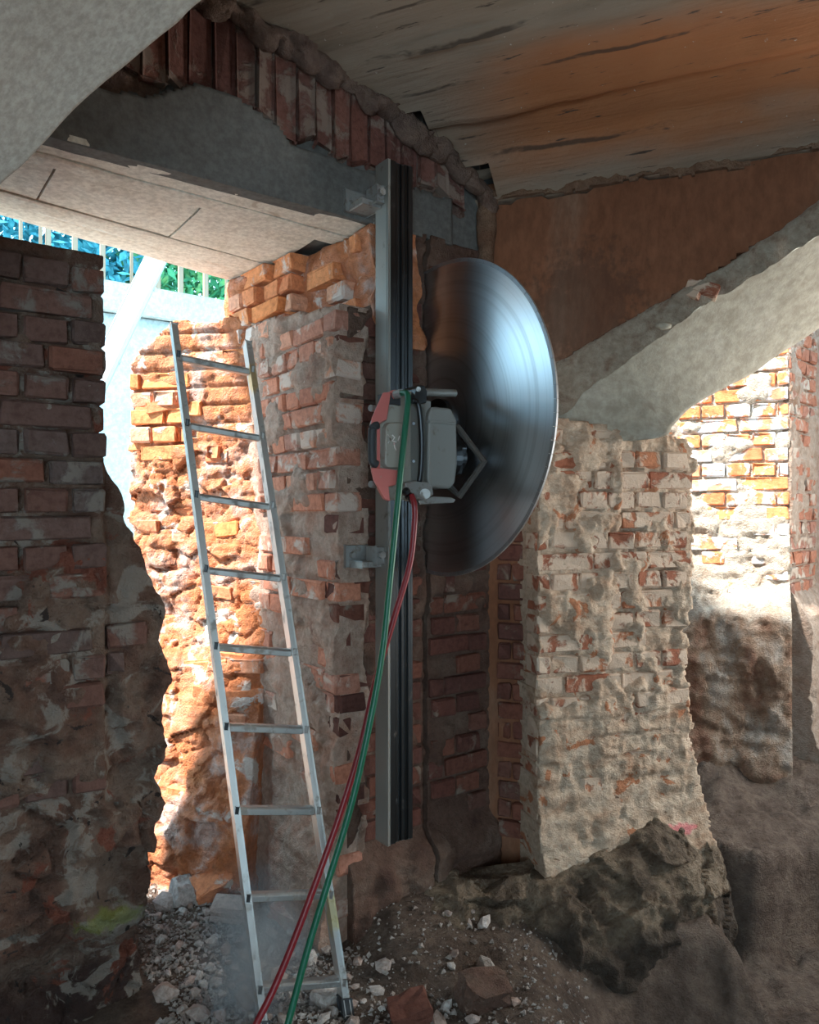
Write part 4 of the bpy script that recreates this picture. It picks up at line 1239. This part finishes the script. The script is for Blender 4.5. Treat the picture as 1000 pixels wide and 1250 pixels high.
# steel bracket of the blade guard, an open pentagon beyond the cover
gp = [(560, 516), (575, 530), (597, 556), (570, 591), (560, 579)]
tube('guard_bracket', [fA.v(0.33 + 0.0 * k, z_, d_) for k, (d_, z_) in enumerate([(0.20, 1.80), (0.26, 1.79), (0.395, 1.665), (0.27, 1.555), (0.22, 1.585)])], 0.012, 'steel_dull', saw, 6, False)
cyl('gear_boss', fA.v(0.25, 1.69, 0.22), fA.v(0.33, 1.69, 0.22), 0.075, 'steel_dark', saw, 28, 0.006)
cyl('swing_arm', fA.v(0.30, 1.69, 0.22), fA.v(0.37, 1.69, 0.22), 0.05, 'steel_dark', saw, 28, 0.006)
prism('blade_arm', Frame(fA.v(0.345, 0, 0), NA, (-TA[0], -TA[1])), [(0.05, 1.80), (0.12, 1.88), (0.28, 1.72), (0.25, 1.63), (0.17, 1.63)], -0.012, 0.012, 'steel_dark', saw, 0.004)

# ------------------------------------------------------------------ hoses
g = [(490, 480, 2.31), (496, 480, 2.285), (498, 490, 2.27), (494, 530, 2.25), (488, 590, 2.23), (476, 710, 2.20), (467, 795, 2.18), (452, 880, 2.15), (430, 978, 2.12), (400, 1078, 2.08), (374, 1165, 2.04), (352, 1248, 2.00), (330, 1330, 1.95)]
hg = tube('hose', spline([px(*p) for p in g] + [Vector((-0.42, 1.75, gz(-0.42, 1.75) + 0.02)), Vector((-0.3, 1.4, gz(-0.3, 1.4) + 0.02))], 10), 0.0095, 'hose_green')
tag(hg, 'green hydraulic hose hanging from the saw to the floor', 'hose')
cyl('coupling', px(482, 482, 2.33), px(491, 480, 2.31), 0.014, 'zinc', hg, 12)
cyl('coupling', px(478, 483, 2.345), px(483, 482, 2.335), 0.016, 'saw_red', hg, 12)
r_ = [(502, 604, 2.34), (506, 616, 2.33), (506, 640, 2.33), (500, 690, 2.32), (481, 755, 2.29), (459, 830, 2.26), (440, 912, 2.22), (418, 985, 2.18), (391, 1062, 2.13), (360, 1145, 2.08), (333, 1210, 2.04), (312, 1252, 2.0), (285, 1315, 1.93)]
hr = tube('hose', spline([px(*p) for p in r_] + [Vector((-0.5, 1.7, gz(-0.5, 1.7) + 0.02)), Vector((-0.45, 1.35, gz(-0.45, 1.35) + 0.02))], 10), 0.0095, 'hose_red')
tag(hr, 'red hydraulic hose hanging from the saw to the floor', 'hose')

# ------------------------------------------------------------------ rubble on the floor
def stone_mesh(seed, flat=0.75):
    r = random.Random(seed); bm = bmesh.new()
    bmesh.ops.create_icosphere(bm, subdivisions=1, radius=1)
    for v in bm.verts:
        v.co *= r.uniform(0.72, 1.15); v.co.z *= flat; v.co.x *= 1.15
    for _ in range(3):                                 # broken flats
        n = Vector((r.uniform(-1, 1), r.uniform(-1, 1), r.uniform(-1, 1))).normalized(); h = r.uniform(0.45, 0.7)
        for v in bm.verts:
            e = v.co.dot(n) - h
            if e > 0: v.co -= n * e
    me = bpy.data.meshes.new('stone'); bm.to_mesh(me); bm.free(); me.materials.append(M['stone'])
    return me
SM = [stone_mesh(k) for k in range(8)]
rs = random.Random(19)


def in_door(x, y):
    t = (x - J[0]) * TA[0] + (y - J[1]) * TA[1]; p = (x - J[0]) * NA[0] + (y - J[1]) * NA[1]
    if p < 0.04 and (t > -0.03 or t < -0.58): return False
    dp = (x + 0.66) * -0.26 + (y - 3.19) * -0.965
    return dp > 0.16


spots = []
tries = 0
while len(spots) < 150 and tries < 9000:
    tries += 1
    u = rs.uniform(185, 640); v = rs.uniform(1070, 1262)
    Y = (CAMZ + 0.02) * F / (v - 625); x = (u - 500) / F * Y
    if not in_door(x, Y) or (u > 440 and rs.random() < 0.90): continue
    r = rs.choice((0.014, 0.018, 0.022, 0.026, 0.035, 0.05)) * rs.uniform(0.8, 1.2)
    if any((x - a) ** 2 + (Y - b) ** 2 < (0.75 * (r + c)) ** 2 for a, b, c in spots): continue
    if Y < 1.9: continue
    spots.append((x, Y, r))
for x, y, r in spots:
    o = bpy.data.objects.new('rubble_stone', rs.choice(SM)); COL.objects.link(o)
    o.location = (x, y, gz(x, y) + r * 0.30); o.scale = (r, r * rs.uniform(0.7, 1), r * rs.uniform(0.7, 1))
    o.rotation_euler = (rs.uniform(-.4, .4), rs.uniform(-.4, .4), rs.uniform(0, 6.28))
    uu = 500 + F * x / y; vv = 625 + F * CAMZ / y
    side = np.interp(vv, [1080, 1250], [300, 320]), np.interp(vv, [1080, 1250], [402, 426])
    big = 'fist-sized stone' if r > 0.031 else 'small chip of masonry'
    if uu < side[0]: where = 'left of the ladder, by the dark pier' if uu < 250 else 'just left of the ladder foot'
    elif uu < side[1]: where = 'seen between the two ladder stiles'
    else: where = 'right of the ladder, below the rail'
    tag(o, big + ' lying in the rubble ' + where, 'stone', 'rubble ' + where)


def lump(u, v, Y, size, rot, mat, name, label, seed, sink=0.35):
    r = random.Random(seed); bm = bmesh.new(); bmesh.ops.create_cube(bm, size=1)
    bmesh.ops.subdivide_edges(bm, edges=bm.edges, cuts=2, use_grid_fill=True)
    for w in bm.verts:
        w.co = Vector((w.co.x * size[0], w.co.y * size[1], w.co.z * size[2])) + Vector((r.uniform(-1, 1), r.uniform(-1, 1), r.uniform(-1, 1))) * 0.09 * min(size)
    bmesh.ops.bevel(bm, geom=[e for e in bm.edges if e.calc_face_angle(0) > 0.6], offset=0.004, segments=1, affect='EDGES')
    o = bm_obj(name, bm, mat)
    p = px(u, v, Y)
    o.location = (p.x, p.y, gz(p.x, p.y) + size[2] * sink); o.rotation_euler = rot
    return tag(o, label, 'brick' if name == 'broken_brick' else 'stone')
lump(262, 1058, 2.93, (0.15, 0.11, 0.07), (0.5, -0.45, 0.3), 'brick_broken', 'broken_brick', 'pale-faced half brick propped on the rubble behind the ladder', 1, 1.0)
lump(228, 1085, 2.92, (0.11, 0.09, 0.075), (0.1, 0.2, 0.6), 'stone', 'broken_stone', 'angular stone left of the pale half brick', 2, 0.6)
lump(285, 1105, 2.80, (0.16, 0.08, 0.06), (0.1, 0.05, -0.1), 'stone', 'broken_stone', 'long flat block lying behind the left ladder stile', 3, 0.7)
lump(350, 1112, 2.78, (0.11, 0.08, 0.055), (0.1, 0.3, -0.5), 'brick_jamb', 'broken_brick', 'brown half brick under the second lowest rung', 4, 0.6)
lump(590, 1232, 2.30, (0.14, 0.10, 0.09), (0.2, 0.1, 0.4), 'mortar_saw', 'broken_stone', 'largest block at the bottom right of the rubble', 5, 0.4)
lump(500, 1238, 2.25, (0.12, 0.09, 0.06), (0.1, -0.2, 0.2), 'brick_saw', 'broken_brick', 'reddish broken brick right of the ladder foot', 6, 0.4)
lump(400, 1232, 2.32, (0.09, 0.07, 0.05), (0.0, 0.1, 0.9), 'stone', 'broken_stone', 'grey block between the hoses and the right ladder foot', 7, 0.4)

# fine gravel, too many to count
def gravel():
    r = np.random.RandomState(4)
    tv = np.array([[1, 0, 0], [-0.5, 0.87, 0], [-0.5, -0.87, 0], [0.1, 0, 1], [0, 0.1, -1.0]], float)
    cen = []
    tf = [(0, 1, 3), (1, 2, 3), (2, 0, 3), (1, 0, 4), (2, 1, 4), (0, 2, 4)]
    V = []; Fc = []
    n = 0
    while n < 6000:
        u = r.uniform(170, 720); v = r.uniform(1065, 1275)
        Y = CAMZ * F / (v - 625); x = (u - 500) / F * Y
        if not in_door(x, Y) or (u > 430 and r.rand() < 0.82): continue
        s = 0.0035 + 0.011 * r.rand() ** 2.5
        R = np.array(Matrix.Rotation(r.uniform(0, 6.3), 3, 'Z') @ Matrix.Rotation(r.uniform(-.8, .8), 3, 'X'))
        p = (tv * s * r.uniform(0.6, 1.3, (5, 1)) * np.array([1, 0.8, 0.7])) @ R.T + np.array([x, Y, 0])
        p[:, 2] += s * 0.3
        cen.append((x, Y)); b = len(V); V.extend(p.tolist()); Fc.extend([(a + b, c + b, d + b) for a, c, d in tf]); n += 1
    cen = np.array(cen); V = np.array(V); V[:, 2] += np.repeat(ground(cen[:, 0], cen[:, 1]), 5)
    me = bpy.data.meshes.new('gravel'); me.from_pydata(V.tolist(), [], Fc); me.update()
    o = link('gravel', me, 'gravel')
    return tag(o, 'fine crushed brick and mortar gravel covering the floor of the doorway', 'gravel', kind='stuff')
gravel()

# ------------------------------------------------------------------ outside
fO = Frame((J[0] - 4.0 * NA[0], J[1] - 4.0 * NA[1]), TA, NA)       # retaining wall, parallel to the sawn wall
wo = st(surface('wall_outside', fO, -4.0, 4.0, -0.1, 3.08, 0.1, lambda A, Z, P: 0.006 * fbm(P, 4, 3, 301), None, 0.4, 'outer_concrete'),
        'pale sunlit concrete retaining wall outside beyond the doorway', 'wall')
st(fr_box('floor_outside', fO, -6.0, 5.0, -0.12, 0.03, 0.0, 3.0, 'reflector', None, 0.01), 'unseen pale paving outside beyond the doorway', 'reflector')  # unseen ground slab, added to bounce sun onto the soffit boards
fr_box('coping', fO, -4.0, 4.0, 3.09, 3.32, -0.45, 0.07, 'outer_concrete', wo, 0.01)
fence = empty('fence', fO.v(0.8, 3.32, -0.2))
tag(fence, 'tan bar fence standing on the concrete wall outside', 'fence')
a = -2.4; k = 0
while a < 3.4:
    h = 0.95
    if k % 4 == 2:                                     # hairpin bars: two legs joined by a bend
        pts_ = [fO.v(a, 3.30, -0.2), fO.v(a, 3.95, -0.2), fO.v(a + 0.03, 4.03, -0.2), fO.v(a + 0.07, 4.06, -0.2), fO.v(a + 0.11, 4.03, -0.2), fO.v(a + 0.14, 3.95, -0.2), fO.v(a + 0.14, 3.30, -0.2)]
        tube('bar', pts_, 0.014, 'fence', fence, 7)
    else:
        fr_box('bar', fO, a - 0.018, a + 0.018, 3.30, 3.30 + h, -0.22, -0.185, 'fence', fence, 0.003, 1)
    a += 0.21 + random.uniform(-.02, .02); k += 1
fr_box('top_rail', fO, -2.4, 3.4, 4.24, 4.28, -0.225, -0.18, 'fence', fence, 0.003, 1)
# leaning prop in front of the retaining wall
pa_, pb_ = px(100, 505, 5.1), px(203, 290, 5.6)
dd = (pb_ - pa_).normalized()
pr = empty('leaning_plank', pa_); tag(pr, 'pale plank leaning against the concrete wall outside', 'plank')
bm = bmesh.new(); bmesh.ops.create_cube(bm, size=1)
sx_ = dd.cross(Vector((0, 1, 0))).normalized(); sy_ = dd.cross(sx_).normalized()
for v in bm.verts:
    v.co = (pa_ - dd * 1.6 if v.co.z < 0 else pb_ + dd * 0.25) + sx_ * v.co.x * 0.13 + sy_ * v.co.y * 0.06
bmesh.ops.bevel(bm, geom=list(bm.edges), offset=0.006, segments=1, affect='EDGES')
bm_obj('board', bm, 'prop', pr)
for f in (0.3, 0.72):
    c = pa_.lerp(pb_, f)
    cyl('cleat', c - sx_ * 0.08 - sy_ * 0.04, c + sx_ * 0.08 - sy_ * 0.04, 0.018, 'prop', pr, 8)


def shrub(a, d, z, rx, rz, mat, label, seed, n=900):
    r = random.Random(seed)
    root = empty('shrub', fO.v(a, 3.0, d)); tag(root, label, 'shrub', None)
    V = []; Fc = []
    for _ in range(int(n * 1.7)):
        th = r.uniform(0, 6.283); ph = math.acos(r.uniform(-1, 1)); q = r.random() ** 0.45
        c = fO.v(a + rx * q * math.sin(ph) * math.cos(th), z + rz * q * math.cos(ph), d + 0.5 * q * math.sin(ph) * math.sin(th))
        x = Vector((r.uniform(-1, 1), r.uniform(-1, 1), r.uniform(-1, 1))).normalized(); y = x.orthogonal().normalized()
        s = r.uniform(0.04, 0.085); b = len(V)
        V += [c - x * s, c + y * s * 0.45 - x * 0.1 * s, c + x * s, c - y * s * 0.45 - x * 0.1 * s]; Fc += [(b, b + 1, b + 2), (b, b + 2, b + 3)]
    me = bpy.data.meshes.new('foliage'); me.from_pydata(V, [], Fc); me.update()
    link('foliage', me, mat, root)
    tube('stem', [fO.v(a, 2.6, d), fO.v(a + 0.05, 3.2, d), fO.v(a - 0.03, z, d)], 0.03, 'bark', root, 6)
shrub(-1.25, -1.1, 3.85, 0.55, 0.75, 'leaf_blue', 'blue-green shrub behind the fence, leftmost above the dark pier', 1)
shrub(-0.45, -1.3, 3.90, 0.55, 0.80, 'leaf_blue', 'blue-green shrub behind the fence, above the pier corner', 2)
shrub(0.35, -1.1, 3.80, 0.55, 0.80, 'leaf_blue', 'blue-green shrub behind the fence, left of the leaning plank', 3)
shrub(1.05, -1.3, 3.85, 0.50, 0.80, 'leaf_green', 'green shrub behind the fence, right of the leaning plank', 4)
shrub(1.85, -1.1, 3.80, 0.60, 0.80, 'leaf_green', 'green shrub behind the fence, nearest the orange lintel seat', 5)

# ------------------------------------------------------------------ dust hanging at the ladder's foot
def dust():
    N = Nodes('dust'); N.n.remove(N.b)
    out = N.n['Material Output']
    tc = N.n.new('ShaderNodeTexCoord').outputs['Object']
    x = N.n.new('ShaderNodeVectorMath'); x.operation = 'LENGTH'; N.put(x.inputs[0], tc)
    f = N.step(x.outputs['Value'], 1.0, 0.0)
    f = N.math('MULTIPLY', N.math('MULTIPLY', f, f), N.step(N.noise(5, 3), 0.25, 0.7))
    vs_ = N.n.new('ShaderNodeVolumeScatter'); vs_.inputs['Color'].default_value = (0.85, 0.92, 1.0, 1)
    N.put(vs_.inputs['Density'], N.math('MULTIPLY', f, 14.0))
    N.l.new(vs_.outputs[0], out.inputs['Volume'])
    bm = bmesh.new(); bmesh.ops.create_icosphere(bm, subdivisions=3, radius=1)
    me = bpy.data.meshes.new('dust_haze'); bm.to_mesh(me); bm.free(); me.materials.append(N.m)
    o = bpy.data.objects.new('dust_haze', me); COL.objects.link(o)
    o.location = (-0.46, 2.28, 0.14); o.scale = (0.26, 0.32, 0.40)
    return tag(o, 'bluish dust hanging in the air at the foot of the ladder', 'dust', kind='stuff')
dust()
